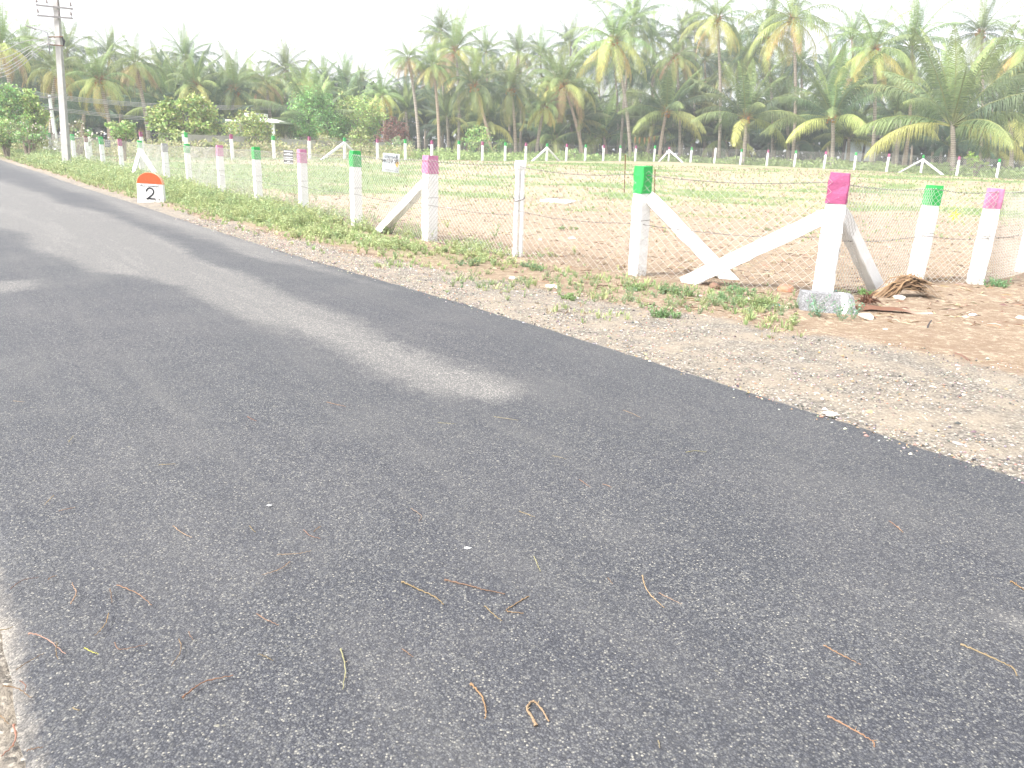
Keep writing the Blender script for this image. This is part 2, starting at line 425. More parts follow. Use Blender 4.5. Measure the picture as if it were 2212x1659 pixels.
def make_road():
    ys = lines([(-12, 1, .5), (1, 12, .08), (12, 30, .2), (30, 60, .6), (60, 120, 3)]); N = 58
    co = []; dr = []; du = []
    for y in ys:
        for i in range(N+1):
            u = i/N
            d = -ROADW*(1-u)
            x = road_right(y) + d/.79
            jag = 0
            if i == N: jag = .05*noise.noise(Vector((y*2.2, 1, 0))) + .04*noise.noise(Vector((y*9, 4, 0)))
            if i == 0: jag = .04*noise.noise(Vector((y*1.5, 5, 0))) + .025*noise.noise(Vector((y*9, 6, 0)))
            crown = .012*(1-(2*u-1)**2)*2
            co.append((x+jag, y, T0(y)*.9 + .012 + crown - (.018 if i in (0, N) else 0)))
            a = poly_sd(P_LIGHT, x, y) if y > 2 else -1
            b = poly_sd(P_EDGE, x, y) if y > 5 else -1
            soft = .11 + .010*max(0, y)
            if abs(x - P_LIGHT[15][0]) < 1.2 and y < 7.5: soft = .3
            m = max(1/(1+math.exp(-a/soft*1.6)), .62/(1+math.exp(-b/soft*1.6)))
            for (c, r, s) in P_SPOT:
                q = math.exp(-(((x-c[0])**2+(y-c[1])**2)/(r*r)))
                m += s*q
            # random mottling, and paler with distance along the road
            m += .10*fbm(x, y, .8, 3)
            m += float(np.interp(y, [2, 5, 9, 20], [0, .10, .2, .3])) * .6
            dr.append(max(0, min(1, m)))
            e = math.exp(-(abs(d)/.10)) + 1.0*math.exp(-((ROADW+d)/.13))
            du.append(min(1, e*(.75+.5*noise.noise(Vector((x*2, y*2, 0))))))
    n = N+1; f = [(j*n+i, j*n+i+1, (j+1)*n+i+1, (j+1)*n+i) for j in range(len(ys)-1) for i in range(N)]
    me = bpy.data.meshes.new('road'); me.from_pydata(co, [], f)
    for nm, ar in (('dry', dr), ('dust', du)):
        a = me.attributes.new(nm, 'FLOAT', 'POINT'); a.data.foreach_set('value', np.array(ar, np.float32))
    me.polygons.foreach_set('use_smooth', [True]*len(me.polygons))
    o = meshobj('road', me, M_ASPH); tag(o, 'dark asphalt country road with a pale dry band', 'road', kind='structure')
make_road()

# ------------------------------------------------------------------ fence posts
def shaft_mesh(h, wd, dp, seed, rough=.006, bury=.35, mat=None, name='post_shaft', z0=None, cham=.12, flare=1.0):
    """rough square concrete member with chamfered, uneven edges, from z0 to h"""
    rn = random.Random(seed); mb = MB(); z0 = -bury if z0 is None else z0
    n = max(3, int((h-z0)/.11)); rings = []
    prof = [(-1, -1+cham), (-1+cham, -1), (1-cham, -1), (1, -1+cham), (1, 1-cham), (1-cham, 1), (-1+cham, 1), (-1, 1-cham)]
    for i in range(n+1):
        z = z0+(h-z0)*i/n; k = 1+(flare-1)*(1-i/n); e = 1.0
        if i == n: e = .93
        for (a, b) in prof:
            rings.append((a*wd/2*k*e+rn.uniform(-rough, rough), b*dp/2*k*e+rn.uniform(-rough, rough), z+(rn.uniform(-.006, .006) if i == n else 0)))
    fs = [(i*8+k, i*8+(k+1) % 8, (i+1)*8+(k+1) % 8, (i+1)*8+k) for i in range(n) for k in range(8)]
    fs += [tuple(range(7, -1, -1)), tuple(n*8+k for k in range(8))]
    mb.add(rings, fs)
    return mb.mesh(name, mat or M_WHITE)
def beam(a, b, wd, dp, seed, mat, parent, name='brace', rough=.006):
    """member of the same section between two points given in the parent's own frame"""
    a = Vector(a); b = Vector(b); L = (b-a).length
    me = shaft_mesh(L, wd, dp, seed, rough, 0, mat, name, z0=0)
    o = meshobj(name, me, None, parent); o.rotation_mode = 'QUATERNION'
    q = (b-a).to_track_quat('Z', 'Y'); o.location = a; o.rotation_quaternion = q
    return o
def px_to_local(P, foot):
    return P - foot
POSTG = {'near': 'painted posts of the fence beside the road', 'far': 'painted posts of the fence across the field'}
def post(foot, H, wd, col, seed, label, grp, rz=0, cap=.3, lean=(0, 0), dp=None, shared=None):
    r = empty('fence_post', foot, rz, label, 'fence post', POSTG[grp])
    r.rotation_euler = (lean[0], lean[1], rz)
    dp = dp or wd*.92
    if shared:
        ms, mc, H0 = shared
        a = meshobj('post_shaft', ms, None, r); a.scale = (1, 1, H/H0)
        if mc: b = meshobj('painted_top', mc, None, r); b.scale = (1, 1, H/H0)
        return r
    k = H*(1-cap/1.5) if col else H
    meshobj('post_shaft', shaft_mesh(k, wd, dp, seed, wd*.03), None, r)
    if col:
        meshobj('painted_top', shaft_mesh(H, wd*1.02, dp*1.02, seed+1, wd*.03, name='painted_top', z0=k+.001, mat=col), None, r)
    return r
def tie_wire(parent, z, wd, dp):
    mb = MB(); c = wd/2+.006; e = dp/2+.006
    mb.tube([(-c, -e, z), (c, -e, z+.004), (c, e, z), (-c, e, z-.004), (-c, -e, z)], .0035, 4)
    mb.build('tie_wire', M_BARB, parent)

RZ = math.atan2(.79, -.61) - PI/2 + PI      # posts turned with the fence line
near_col = [M_PINK, M_GREEN, M_PALEPINK, M_GREEN, M_PALEPINK, M_GREEN, M_PALEPINK, M_GREEN, M_GREYTOP, M_GREEN, M_PINK, M_GREEN, M_BROWN, M_GREEN, M_GREEN, M_BROWN]
near_lab = ['big magenta-topped corner post with two white braces, standing behind the grey stone block',
            'big green-topped white post with a brace leaning down to its right',
            'pink-topped white post with one brace down to its left, right of the square notice board',
            'green-topped white post just left of the square notice board with writing',
            'pink-topped white post just right of the small black and white notice',
            'green-topped white post just left of the small black and white notice',
            'pink-topped white post, third to the right of the milestone',
            'green-topped white post, second to the right of the milestone',
            'white post with a bare grey concrete top, next right of the milestone',
            'green-topped white post with two splayed braces directly behind the milestone',
            'dull magenta-topped post, first to the left of the milestone',
            'green-topped post with a small lettered sign beside its top',
            'brown-topped white post overlapping a taller green-topped post behind it',
            'green-topped white post just right of the concrete electric pole',
            'green-topped post in front of the brown plate, left of the electric pole',
            'brown-topped post with a long brace, leftmost of the roadside fence']
near_w = [.235, .19, .22, .19, .185, .18, .175, .17, .19, .17, .16, .17, .165, .17, .16, .17]
NP = []
for i, ((x, y, hy, Y), col) in enumerate(zip(NEAR, near_col)):
    f = at(x, y, Y) if Y else gnd(x, y)
    f.z = T(f.x, f.y) if not Y else f.z
    # height: the sight line of the head at the same depth
    top = at(x, hy, f.y); H = top.z - f.z
    for xx in (0,):
        H = max(1.3, min(1.65, H))
    rz = R_(38) if i else R_(-24)
    r = post(f, H, near_w[i], col, 10+i*3, near_lab[i], 'near', rz, cap=.36 if i in (0, 1) else .31, lean=(0, R_([.3, -1.2, .6, 0, .4, 0, .4, 0, .5, 0, 1, 0, 0, .5, 1, -1][i])))
    NP.append((f, H, r))
    if i < 13: tie_wire(r, H*.52, near_w[i], near_w[i]*.92)
def brace_to(i, topf, footpx, wd, seed, dz=-.1, Y=None, side=0):
    f, H, r = NP[i]
    g = at(footpx[0], footpx[1], Y) if Y else gnd(*footpx)
    g = Vector((g.x, g.y, T(g.x, g.y)+dz)) if not Y else g+Vector((0, 0, dz))
    t = f + Vector((0, 0, H*topf))
    d = (t-g).normalized()
    inv = r.matrix_basis.inverted()
    hd = Vector((g.x-f.x, g.y-f.y, 0)).normalized()
    t = t + hd*near_w[i]*.35
    beam(inv @ g, inv @ t, wd, wd*.9, seed, M_WHITE, r)
brace_to(0, .66, (1478, 612), .20, 301, .0)
brace_to(0, .70, (1905, 630), .165, 302, -.08)
brace_to(1, .74, (1608, 638), .20, 303, 0, 10.75)
brace_to(2, .70, (812, 503), .165, 304, -.06)
brace_to(9, .68, (284, 388), .15, 305, -.08, 33.4)
brace_to(9, .72, (352, 396), .15, 306, -.1, 31.5)
brace_to(15, .62, (135, 332), .16, 307, -.1, 51.5)

right_col = [M_GREEN, M_PALEPINK, M_GREEN, M_PINK]
right_lab = ['green-topped white post, first right of the corner post, near the dry palm litter', 'pink-topped white post near the right edge, beside a small weed',
             'white post cut off by the right edge of the photo', None]
RP = []
for i, (x, y, hy, Y) in enumerate(RIGHT):
    f = gnd(x, y); H = max(1.2, at(x, hy, f.y).z - f.z) if i < 2 else 1.36
    if i == 3: RP.append((f, H, None)); continue
    r = post(f, H, [.19, .175, .175][i], right_col[i], 60+i*3, right_lab[i], 'near', R_(-8), lean=(0, R_([2.0, 1.5, 1.5][i])))
    RP.append((f, H, r)); tie_wire(r, H*.52, .18, .165)

# twin white pipe post
f = gnd(1118, 558); H = at(1115, 348, f.y).z - f.z
r = empty('pipe_post', f, R_(20), 'slim pair of white bamboo poles bound with dark wire, between two big painted posts', 'post')
for s in (-1, 1):
    mb = MB(); pts = []; rr = []
    for k in range(34):
        z = -.2+(H+.2-(.0 if s < 0 else .02))*k/33; pts.append((s*(.041+.004*math.sin(z*4)), 0, z)); rr.append(.036+(.006 if k % 6 == 0 else 0))
    mb.tube(pts, rr, 10); mb.build('bamboo_pole', M_WHITE, r, smooth=True)
mb = MB(); mb.tube([(.085*math.cos(a), .055*math.sin(a), H*.62+.03*math.sin(a*1.0+1)) for a in [2*PI*k/14 for k in range(15)]], .008, 5)
mb.tube([(-.08, -.03, H*.62), (-.14, -.06, H*.64), (-.10, -.06, H*.61)], .006, 4); mb.build('binding_wire', M_BARB, r)
mb = MB(); mb.box((0, 0, H-.05), (.155, .09, .12), jit=.008); mb.build('wrapped_head', M_WHITE, r)
BAMB = (f.copy(), H)

# the fence across the field
far_cols = {}
def shared_far(key, col, seed):
    if key not in far_cols:
        H0 = 1.5; w_ = .17
        far_cols[key] = (shaft_mesh(1.22, w_, w_*.9, seed, .005, .5), shaft_mesh(H0, w_*1.02, w_*.92, seed+1, .005, name='painted_top', z0=1.221, mat=col) if col else None, H0)
        if not col: far_cols[key] = (shaft_mesh(1.5, w_, w_*.9, seed, .005, .5), None, H0)
    return far_cols[key]
FC = 'g p g p g p g p g p g p g p g p g p g p g p g w g p g p g p g p g p'.split()
FC[1] = 'm'; FC[23] = 'w'; FC[0] = 'g'; FC[29] = 'p'
ordn = 'first second third fourth fifth sixth seventh eighth ninth tenth eleventh twelfth thirteenth fourteenth fifteenth sixteenth seventeenth eighteenth nineteenth twentieth'.split()
def ordinal(n): return ordn[n-1]
FCN = {'g': 'green', 'p': 'pink', 'm': 'magenta'}
lab_far = {0: 'green-topped post standing behind the brown-topped roadside post', 1: 'magenta-topped post rising behind the splayed braces by the milestone',
           2: 'green-topped far post lined up behind a nearer green-topped post', 3: 'pink-topped far post left of the feathery bush by the white-roofed shelter',
           4: 'green-topped far post in line with the white shelter column', 5: 'pink-topped far post in front of the low grey wall',
           6: 'braced green-topped far post in front of the low grey wall', 7: 'pink-topped far post right of the round green bush', 8: 'green-topped far post below the rust-brown dead bush',
           9: 'pink-topped far post mostly hidden behind the nearer pink-topped post', 14: 'braced green-topped far post above the lying white board', 21: 'braced pink-topped far post where the visible mesh begins',
           23: 'all-white far post without a painted top', 30: 'braced green-topped far post left of the biggest low palm'}
FPOS = []
n_mid = 0
for i, ((x, y, hy), Y) in enumerate(zip(FAR, FARY)):
    f = at(x, y, Y); H = max(1.38, min(1.6, at(x, hy, Y).z - f.z)); k = FC[i]
    FPOS.append((f, H))
    if x > 2212: continue
    col = {'g': M_GREEN, 'p': M_PINK, 'm': M_PINK, 'w': None}[k]
    if i in lab_far: lab = lab_far[i]
    elif i < 14: lab = f'{FCN[k]}-topped far post, {ordinal(i-9)} to the right of the nearer pink-topped post'
    elif i < 21: lab = f'{FCN[k]}-topped far post, {ordinal(i-14)} right of the braced post above the lying board'
    elif i < 23: lab = 'green-topped far post just left of the all-white far post'
    elif i < 30: lab = f'{FCN[k]}-topped far post, {ordinal(i-23)} to the right of the all-white far post'
    else: lab = f'{FCN[k]}-topped far post, {ordinal(i-30)} right of the last braced far post'
    ang = R_(40) if i < 20 else R_(-42)
    r = post(f, H, .17, col, 0, lab, 'far', ang, shared=shared_far(k if k != 'm' else 'p', col, 500+ord(k[0])), lean=(0, R_(random.Random(i).uniform(-1, 1))))
    if i in (6, 14, 21, 30):
        inv = r.matrix_basis.inverted()
        fpx = {6: ((692, 346), (785, 347)), 14: ((1147.5, 349.6), (1210.5, 349.6)), 21: ((1421.5, 350), (1475.7, 350.5)), 30: ((1936.8, 374.5), (2039, 378))}[i]
        for q in fpx:
            j = i-1 if q[0] < x else i+1
            YY = Y+(FARY[j]-Y)*.72
            g = at(q[0], q[1], YY)
            t = f+Vector((0, 0, H*.76))
            beam(inv @ (g+Vector((0, 0, -.05))), inv @ t, .15, .14, 520+i, M_WHITE, r)

# ------------------------------------------------------------------ wire fences
def along(path, s):
    k = 0
    while k < len(path)-2 and s > path[k+1][0]: k += 1
    a, b = path[k], path[k+1]; t = (s-a[0])/(b[0]-a[0])
    return [a[1][j]+(b[1][j]-a[1][j])*t for j in range(4)], t
def chain(path_pts, a, h, rad, name, label, side, sag=.03, barb=True, strands=(.97, .52), grow=0, open_top=False, barb_rad=None):
    """path_pts: (x, y, zlow, zhigh); builds interlocking zigzag wires as one mesh with three-sided wires"""
    root = empty(name, (path_pts[0][0], path_pts[0][1], path_pts[0][2]), 0, label, 'wire fence')
    o0 = Vector(root.location)
    path = []; s = 0; pr = None
    for p in path_pts:
        if pr is not None: s += math.hypot(p[0]-pr[0], p[1]-pr[1])
        path.append((s, p)); pr = p
    L = s; n = int(L/a); V = []; F = []
    for i in range(n):
        (x, y, z0, z1), t = along(path, min(L, i*a)); H = z1-z0
        rows = int(H/h); pts = []
        sg = sag*math.sin(t*PI)
        for j in range(rows+1):
            ss = (i+((i+j) % 2))*a
            (x, y, zz0, zz1), _ = along(path, min(L, ss))
            off = .012*math.sin(ss*3.1+j*.35)+.010*noise.noise(Vector((ss*1.4, j*.12, 0)))
            z = zz0 + (zz1-zz0)*j/rows - sg*(j/rows)
            sl = .02*noise.noise(Vector((ss*.8, j*.2, 5)))
            pts.append((x+side[0]*off+sl*side[1], y+side[1]*off-sl*side[0], z))
        b = len(V)
        for q in pts:
            for an in (0, 2.1, 4.2): V.append((q[0]+rad*math.cos(an)-o0.x, q[1]+rad*math.sin(an)-o0.y, q[2]-o0.z))
        for j in range(rows):
            for k in range(3): F.append((b+j*3+k, b+j*3+(k+1) % 3, b+j*3+3+(k+1) % 3, b+j*3+3+k))
    me = bpy.data.meshes.new('chain_link_mesh'); me.from_pydata(V, [], F); me.materials.append(M_WIRE)
    meshobj('chain_link_mesh', me, None, root)
    br = barb_rad or rad*1.5
    for q in strands:
        mb = MB(); pts = []
        m = int(L/.22)
        for k in range(m+1):
            ss = L*k/m; (x, y, z0, z1), t = along(path, ss)
            z = z0+(z1-z0)*q - sag*1.2*math.sin(t*PI) + .008*noise.noise(Vector((ss*4, q, 0)))
            pts.append((x-side[0]*.012-o0.x, y-side[1]*.012-o0.y, z-o0.z))
        mb.tube(pts, br, 4)
        if barb:
            for k in range(1, m):
                p = Vector(pts[k])
                if k % 1 == 0:
                    for _ in range(2):
                        d = Vector((random.uniform(-1, 1), random.uniform(-1, 1), random.uniform(-1, 1))).normalized()*.018
                        mb.tube([p-d, p+d], br*.7, 3, cap=False)
        mb.build('barbed_wire' if barb else 'tension_wire', M_BARB, root)
    return root
random.seed(4)
def offs(f, H, side, d, drop=.06):
    return (f.x+side[0]*d, f.y+side[1]*d, T(f.x, f.y)+.03, f.z+H-drop)
sd_ = (-.79, -.61)
pn = [offs(f, H, sd_, near_w[i]/2+.01, .05) for i, (f, H, r) in enumerate(NP)]
pn.insert(2, (BAMB[0].x+sd_[0]*.06, BAMB[0].y+sd_[1]*.06, .03, BAMB[0].z+BAMB[1]-.02))
chain(pn[0:3], .062, .055, .0027, 'wire_fence', 'torn chain-link mesh hanging between the corner post and the bamboo poles', sd_, .05, True, (.96, .5))
chain(pn[2:11], .046, .042, .0029, 'wire_fence', 'long chain-link mesh along the road from the bamboo poles to beyond the milestone', sd_, .03, False, (.98, .45, .02))
chain(pn[10:], .10, .09, .003, 'wire_fence', 'faint far-left end of the roadside mesh behind the electric pole', sd_, .02, False, (.95, .5))
sr_ = (.05, -.99)
pr_ = [(NP[0][0].x+.08, NP[0][0].y-.12, .03, NP[0][0].z+NP[0][1]-.12)] + [offs(f, H, sr_, .11, .03) for (f, H, r) in RP]
chain(pr_, .036, .040, .0029, 'wire_fence', 'chain-link mesh with barbed wire running from the corner post to the right edge', sr_, .03, True, (.99, .5))
sf = (0, -1)
pf = [(f.x, f.y-.1, f.z+.02, f.z+H-.04) for (f, H) in FPOS]
chain(pf[21:], .085, .08, .0075, 'wire_fence', 'mesh fence across the far right side of the field below the palms', sf, .02, False, (.98, .5), barb_rad=.008)
chain(pf[1:22], .11, .11, .0034, 'wire_fence', 'mesh fence across the far left and middle of the field', sf, .02, False, (.98, .5), barb_rad=.008)

# ------------------------------------------------------------------ milestone
def milestone():
    f = gnd(327, 438); f.z -= .02
    W, H0, HT, D = .62, .50, .79, .26
    view = Vector((-f.x, -f.y, 0)).normalized()
    rz = math.atan2(view.y, view.x)+PI/2 - R_(13)
    r = empty('milestone', f, rz, 'white milestone with a round orange top and a black number 2', 'milestone')
    r.rotation_euler = (R_(-3), R_(2.5), rz)
    def outline(w, h0, ht, n=20):
        p = [(-w*.5, -.2), (w*.56, -.2), (w*.5, h0)]
        for k in range(1, n): a = PI*k/n; p.append((w*.5*math.cos(a), h0+(ht-h0)*math.sin(a)))
        p.append((-w*.5, h0)); return p
    def slab(poly, y0, y1, mat, name, par, bev=0):
        mb = MB(); n = len(poly)
        c = (sum(p[0] for p in poly)/n, sum(p[1] for p in poly)/n)
        vs = [(p[0], y0+bev, p[1]) for p in poly] + [(p[0], y1-bev, p[1]) for p in poly]
        fs = [(i, n+i, n+(i+1) % n, (i+1) % n) for i in range(n)]
        if bev:
            k = 1-bev*2.2
            vs += [(c[0]+(p[0]-c[0])*k, y0, c[1]+(p[1]-c[1])*k) for p in poly] + [(c[0]+(p[0]-c[0])*k, y1, c[1]+(p[1]-c[1])*k) for p in poly]
            fs += [(i, (i+1) % n, 2*n+(i+1) % n, 2*n+i) for i in range(n)] + [(n+i, 3*n+i, 3*n+(i+1) % n, n+(i+1) % n) for i in range(n)]
            fs += [tuple(2*n+i for i in range(n)), tuple(3*n+i for i in reversed(range(n)))]
        else: fs += [tuple(range(n)), tuple(reversed(range(n, 2*n)))]
        mb.add(vs, fs); return mb.build(name, mat, par)
    full = outline(W, H0, HT)
    body = [p for p in full if p[1] <= H0+1e-6]
    slab(body, -D/2, D/2, M_WHITE, 'stone_body', r)
    dome = [(W*.5, H0+.001)] + [p for p in full if p[1] > H0+1e-6] + [(-W*.5, H0+.001)]
    pale = painted('pale_orange_wash', (.80, .42, .26), (.78, .50, .36))
    slab(dome, -D/2, D/2, pale, 'stone_top', r)
    face = [(x*.97, H0+.006+(z-H0)*.96) for x, z in dome]
    slab(face, -D/2-.006, -D/2+.003, M_ORANGE, 'orange_panel', r)
    def txt(s, size, x, z, name, off=.004):
        cu = bpy.data.curves.new(name, 'FONT'); cu.body = s; cu.size = size; cu.extrude = .002; cu.align_x = 'CENTER'; cu.offset = off
        o = bpy.data.objects.new(name, cu); C.objects.link(o)
        dg = bpy.context.evaluated_depsgraph_get(); me = bpy.data.meshes.new_from_object(o.evaluated_get(dg)); bpy.data.objects.remove(o)
        me.materials.clear(); me.materials.append(M_BLACK); q = meshobj(name, me, None, r, (x, -D/2-.003, z)); q.rotation_euler = (PI/2, 0, 0)
    mb = MB(); pts = []                                            # the hand-painted figure
    cx, cz = .015, .245
    arc = [(-.095, .055), (-.09, .095), (-.06, .135), (-.01, .152), (.045, .135), (.078, .09), (.078, .04), (.05, -.01), (.005, -.055), (-.04, -.095), (-.075, -.125)]
    def stroke(ps, wd):
        L_ = []; Rr = []
        for i, p in enumerate(ps):
            a = ps[max(0, i-1)]; b = ps[min(len(ps)-1, i+1)]; dx, dz = b[0]-a[0], b[1]-a[1]; l = math.hypot(dx, dz); nx, nz = -dz/l, dx/l
            w_ = wd[i] if isinstance(wd, list) else wd
            L_.append((cx+p[0]+nx*w_, -D/2-.004, cz+p[1]+nz*w_)); Rr.append((cx+p[0]-nx*w_, -D/2-.004, cz+p[1]-nz*w_))
        n = len(ps); mb.add(L_+Rr, [(i, i+1, n+i+1, n+i) for i in range(n-1)])
    stroke(arc, [.016, .02, .021, .021, .021, .021, .02, .02, .021, .024, .026])
    stroke([(-.105, -.128), (-.03, -.112), (.03, -.120), (.11, -.118), (.112, -.155)], [.02, .022, .02, .019, .012])
    o = mb.build('painted_number', M_BLACK, r)
    s_ = o.modifiers.new('th', 'SOLIDIFY'); s_.thickness = .002
    txt('சீயடடயானகே', .062, 0, .425, 'painted_lettering', 0)
    txt('மீ', .055, .225, .10, 'painted_lettering', 0)
milestone()

# ------------------------------------------------------------------ notices on the fence
def sign_at(x0, x1, y0, y1, Y, rz, name, label, face, tilt=0, cat='sign'):
    a = at((x0+x1)/2, (y0+y1)/2, Y); wd = abs(at(x1, (y0+y1)/2, Y).x-at(x0, (y0+y1)/2, Y).x); ht = at((x0+x1)/2, y0, Y).z-at((x0+x1)/2, y1, Y).z
    r = empty(name, a, rz, label, cat); r.rotation_euler = (0, tilt, rz)
    mb = MB(); mb.box((0, 0, 0), (wd, .012, ht), jit=.004); mb.build('board', face, r)
    return r, wd, ht
def dtext(r, s, size, x, z, mat, name='lettering', y=-.0085, align='CENTER'):
    cu = bpy.data.curves.new(name, 'FONT'); cu.body = s; cu.size = size; cu.extrude = .001; cu.align_x = align
    o = bpy.data.objects.new(name, cu); C.objects.link(o)
    dg = bpy.context.evaluated_depsgraph_get(); me = bpy.data.meshes.new_from_object(o.evaluated_get(dg)); bpy.data.objects.remove(o)
    me.materials.clear(); me.materials.append(mat); q = meshobj(name, me, None, r, (x, y, z)); q.rotation_euler = (PI/2, 0, 0); return q
M_DARKB = simple('dark_printed_plate', (.10, .10, .11), (.15, .15, .16), 8, .5, .3)
M_PALEB = simple('weathered_white_board', (.62, .66, .68), (.50, .54, .57), 12, .7, .2)
M_PRINT = simple('white_print', (.8, .8, .8), (.72, .72, .72), 10, .6, .2)
M_YEL = simple('ochre_stain', (.75, .48, .12), (.65, .38, .08), 12, .8, .1)
Yn = (NP[4][0].y*.55+NP[5][0].y*.45)-.25
r, wd, ht = sign_at(613, 633, 324, 354, Yn, R_(12), 'notice_board', 'small black notice with white printed bands hanging on the roadside mesh', M_DARKB, R_(2))
mb = MB()
for (z, h_, w_) in ((.40, .09, .92), (.17, .10, .55), (.20, .16, .30), (.17, .09, .86), (-.03, .06, .9), (-.06, .07, .45), (-.17, .085, .94), (-.32, .07, .32), (-.44, .085, .94)):
    mb.box((.0, -.0075, z*ht), (w_*wd, .003+random.uniform(0, .002), h_*ht))
mb.build('printed_bands', M_PRINT, r)
Yn = NP[3][0].y*.52+NP[2][0].y*.48-.15
r, wd, ht = sign_at(827, 862, 332, 372, Yn, R_(10), 'notice_board', 'square grey-white notice board with handwritten black letters and an ochre stain', M_PALEB, R_(4))
dtext(r, 'STETIAE', .066, -.01, ht*.24, M_BLACK); dtext(r, '99129 22', .085, -.02, ht*.0, M_BLACK)
mb = MB(); mb.add([(wd*.30, -.008, ht*.06), (wd*.44, -.008, ht*.14), (wd*.48, -.008, -.02*ht), (wd*.43, -.008, -.2*ht), (wd*.36, -.008, -.2*ht), (wd*.27, -.008, -.06*ht)], [(0, 1, 2, 3, 4, 5)]); mb.build('stain', M_YEL, r)
mb = MB(); mb.tube([(wd*.33, -.01, ht*.48), (wd*.37, -.011, ht*.22), (wd*.30, -.01, ht*.05)], .008, 4); mb.tube([(wd*.37, -.01, ht*.2), (wd*.46, -.01, ht*.12)], .007, 4)
mb.tube([(-wd*.4, -.009, -ht*.36), (-.02, -.009, -ht*.385), (wd*.3, -.009, -ht*.42)], .003, 3); mb.tube([(wd*.33, -.009, -ht*.2), (wd*.34, -.009, -ht*.46)], .005, 3); mb.tube([(wd*.44, -.009, -ht*.2), (wd*.44, -.009, -ht*.46)], .004, 3)
mb.build('drawn_mark', M_BLACK, r)
r, wd, ht = sign_at(227, 238, 302, 318, 37.8, R_(20), 'notice_board', 'tiny grey sign with white letters beside a green-topped post near the electric pole', M_DARKB, R_(5))
mb = MB()
for k in range(4):
    z = ht*(.33-.22*k)
    mb.tube([(-wd*.4, -.009, z-.012), (-wd*.2, -.009, z+.018), (0, -.009, z-.008), (wd*.15, -.009, z+.02), (wd*.38, -.009, z)], .006, 4)
mb.build('lettering', M_PRINT, r)
M_BRB = simple('brown_plate', (.14, .10, .085), (.20, .15, .12), 5, .8, .1)
r, wd, ht = sign_at(95, 118, 288, 302, 52.6, R_(10), 'steel_plate', 'plain dark brown plate fixed behind the post left of the electric pole', M_BRB, 0, 'plate')

# ------------------------------------------------------------------ electric pole with lamp, cables
def elpole():
    f = gnd(145, 366); Y = f.y
    f.z -= .05
    top = at(121, 0, Y); Hn = top.z-f.z
    dirv = (top-f)/Hn
    r = empty('electric_pole', f, 0, 'tall tapered grey concrete electric pole with two steel crossarms', 'electric pole')
    Hh = Hn+.55
    mb = MB(); n = 40; vs = []
    w0, w1 = .40, .25
    rz = R_(-14)
    for i in range(n+1):
        z = -.4+(Hh+.4)*i/n; t = max(0, z/Hh); a = w0+(w1-w0)*t; b = .19+(.14-.19)*t
        for (p, q) in ((-1, -.8), (-.9, -1), (.9, -1), (1, -.8), (1, .8), (.9, 1), (-.9, 1), (-1, .8)):
            x, y = p*a/2, q*b/2
            vs.append((x*math.cos(rz)-y*math.sin(rz)+dirv.x*z, x*math.sin(rz)+y*math.cos(rz)+dirv.y*z, z))
    fs = [(i*8+k, i*8+(k+1) % 8, (i+1)*8+(k+1) % 8, (i+1)*8+k) for i in range(n) for k in range(8)]+[tuple(n*8+k for k in range(8))]
    mb.add(vs, fs); mb.build('pole_shaft', M_POLE, r)
    inv = lambda p: Vector(p)-f
    def arm(a, b, name):
        A = inv(at(a[0], a[1], Y-.16)); B = inv(at(b[0], b[1], Y-.16))
        d = (B-A); q = d.to_track_quat('X', 'Z'); mb = MB()
        mb.box((A+B)/2, (d.length, .07, .075), q.to_matrix()); o = mb.build(name, M_STEEL, r); return A, B
    lo = arm((80.6, 33.4), (157, 39.7), 'crossarm'); hi = arm((78.4, 10.8), (157.4, 19.4), 'crossarm')
    for A, B, fr in ((lo[0], lo[1], (.03, .62, .97)), (hi[0], hi[1], (.02, .30, .60, .95))):
        for t in fr:
            p = A+(B-A)*t; mb = MB(); mb.tube([p+Vector((0, 0, -.05)), p+Vector((0, 0, .17))], .012, 6)
            z = p.z+.12
            mb.tube([(p.x, p.y, z), (p.x, p.y, z+.03), (p.x, p.y, z+.06), (p.x, p.y, z+.09), (p.x, p.y, z+.13), (p.x, p.y, z+.16)], [.052, .055, .036, .042, .026, .02], 10)
            mb.build('insulator', M_CERAM, r, smooth=False)
    mb = MB()
    for yy, sl in ((80, -.6), (96.5, 2.6)):
        A = inv(at(103, yy+sl*-.3, Y-.13)); B = inv(at(136, yy+sl, Y-.13)); mb.tube([A, B], .022, 6)
        A2 = inv(at(103, yy, Y+.13)); B2 = inv(at(136, yy+sl, Y+.13)); mb.tube([A2, B2], .022, 6)
    mb.build('clamp', M_RUST, r)
    mb = MB(); b0 = inv(at(133.5, 80, Y-.1)); b1 = inv(at(137, 99, Y-.1))
    for k in range(6):
        o_ = Vector((.02*k-.03, .02*math.sin(k*2), 0)); mb.tube([b0+o_*.4, (b0+b1)/2+o_+Vector((.05, 0, 0)), b1+o_*.3], .022, 5)
    mb.build('cable_coil', M_BLACK, r)
    mb = MB(); W_ = [inv(at(*p, Y-.2)) for p in [(108, 117), (106, 100), (103.5, 78), (102.5, 72), (99, 69.5), (90, 65), (76, 60.3)]]
    mb.tube(W_, .03, 8); mb.build('lamp_bracket', M_WALLG2, r, smooth=True)
    mb = MB(); A = inv(at(78, 63.5, Y-.2)); B = inv(at(57, 55.6, Y-.2)); mb.tube([A, B], .034, 8); mb.build('tube_lamp', M_STEEL, r)
    return f, Y
PF, PY = elpole()
def wire(pts, r_, name, label, mat=M_CABLE, grp=None, cat='cable'):
    base = Vector(pts[0]); o = MB(); o.tube([Vector(p)-base for p in pts], r_, 5); q = o.build(name, mat, None, base)
    tag(q, label, cat, grp); return q
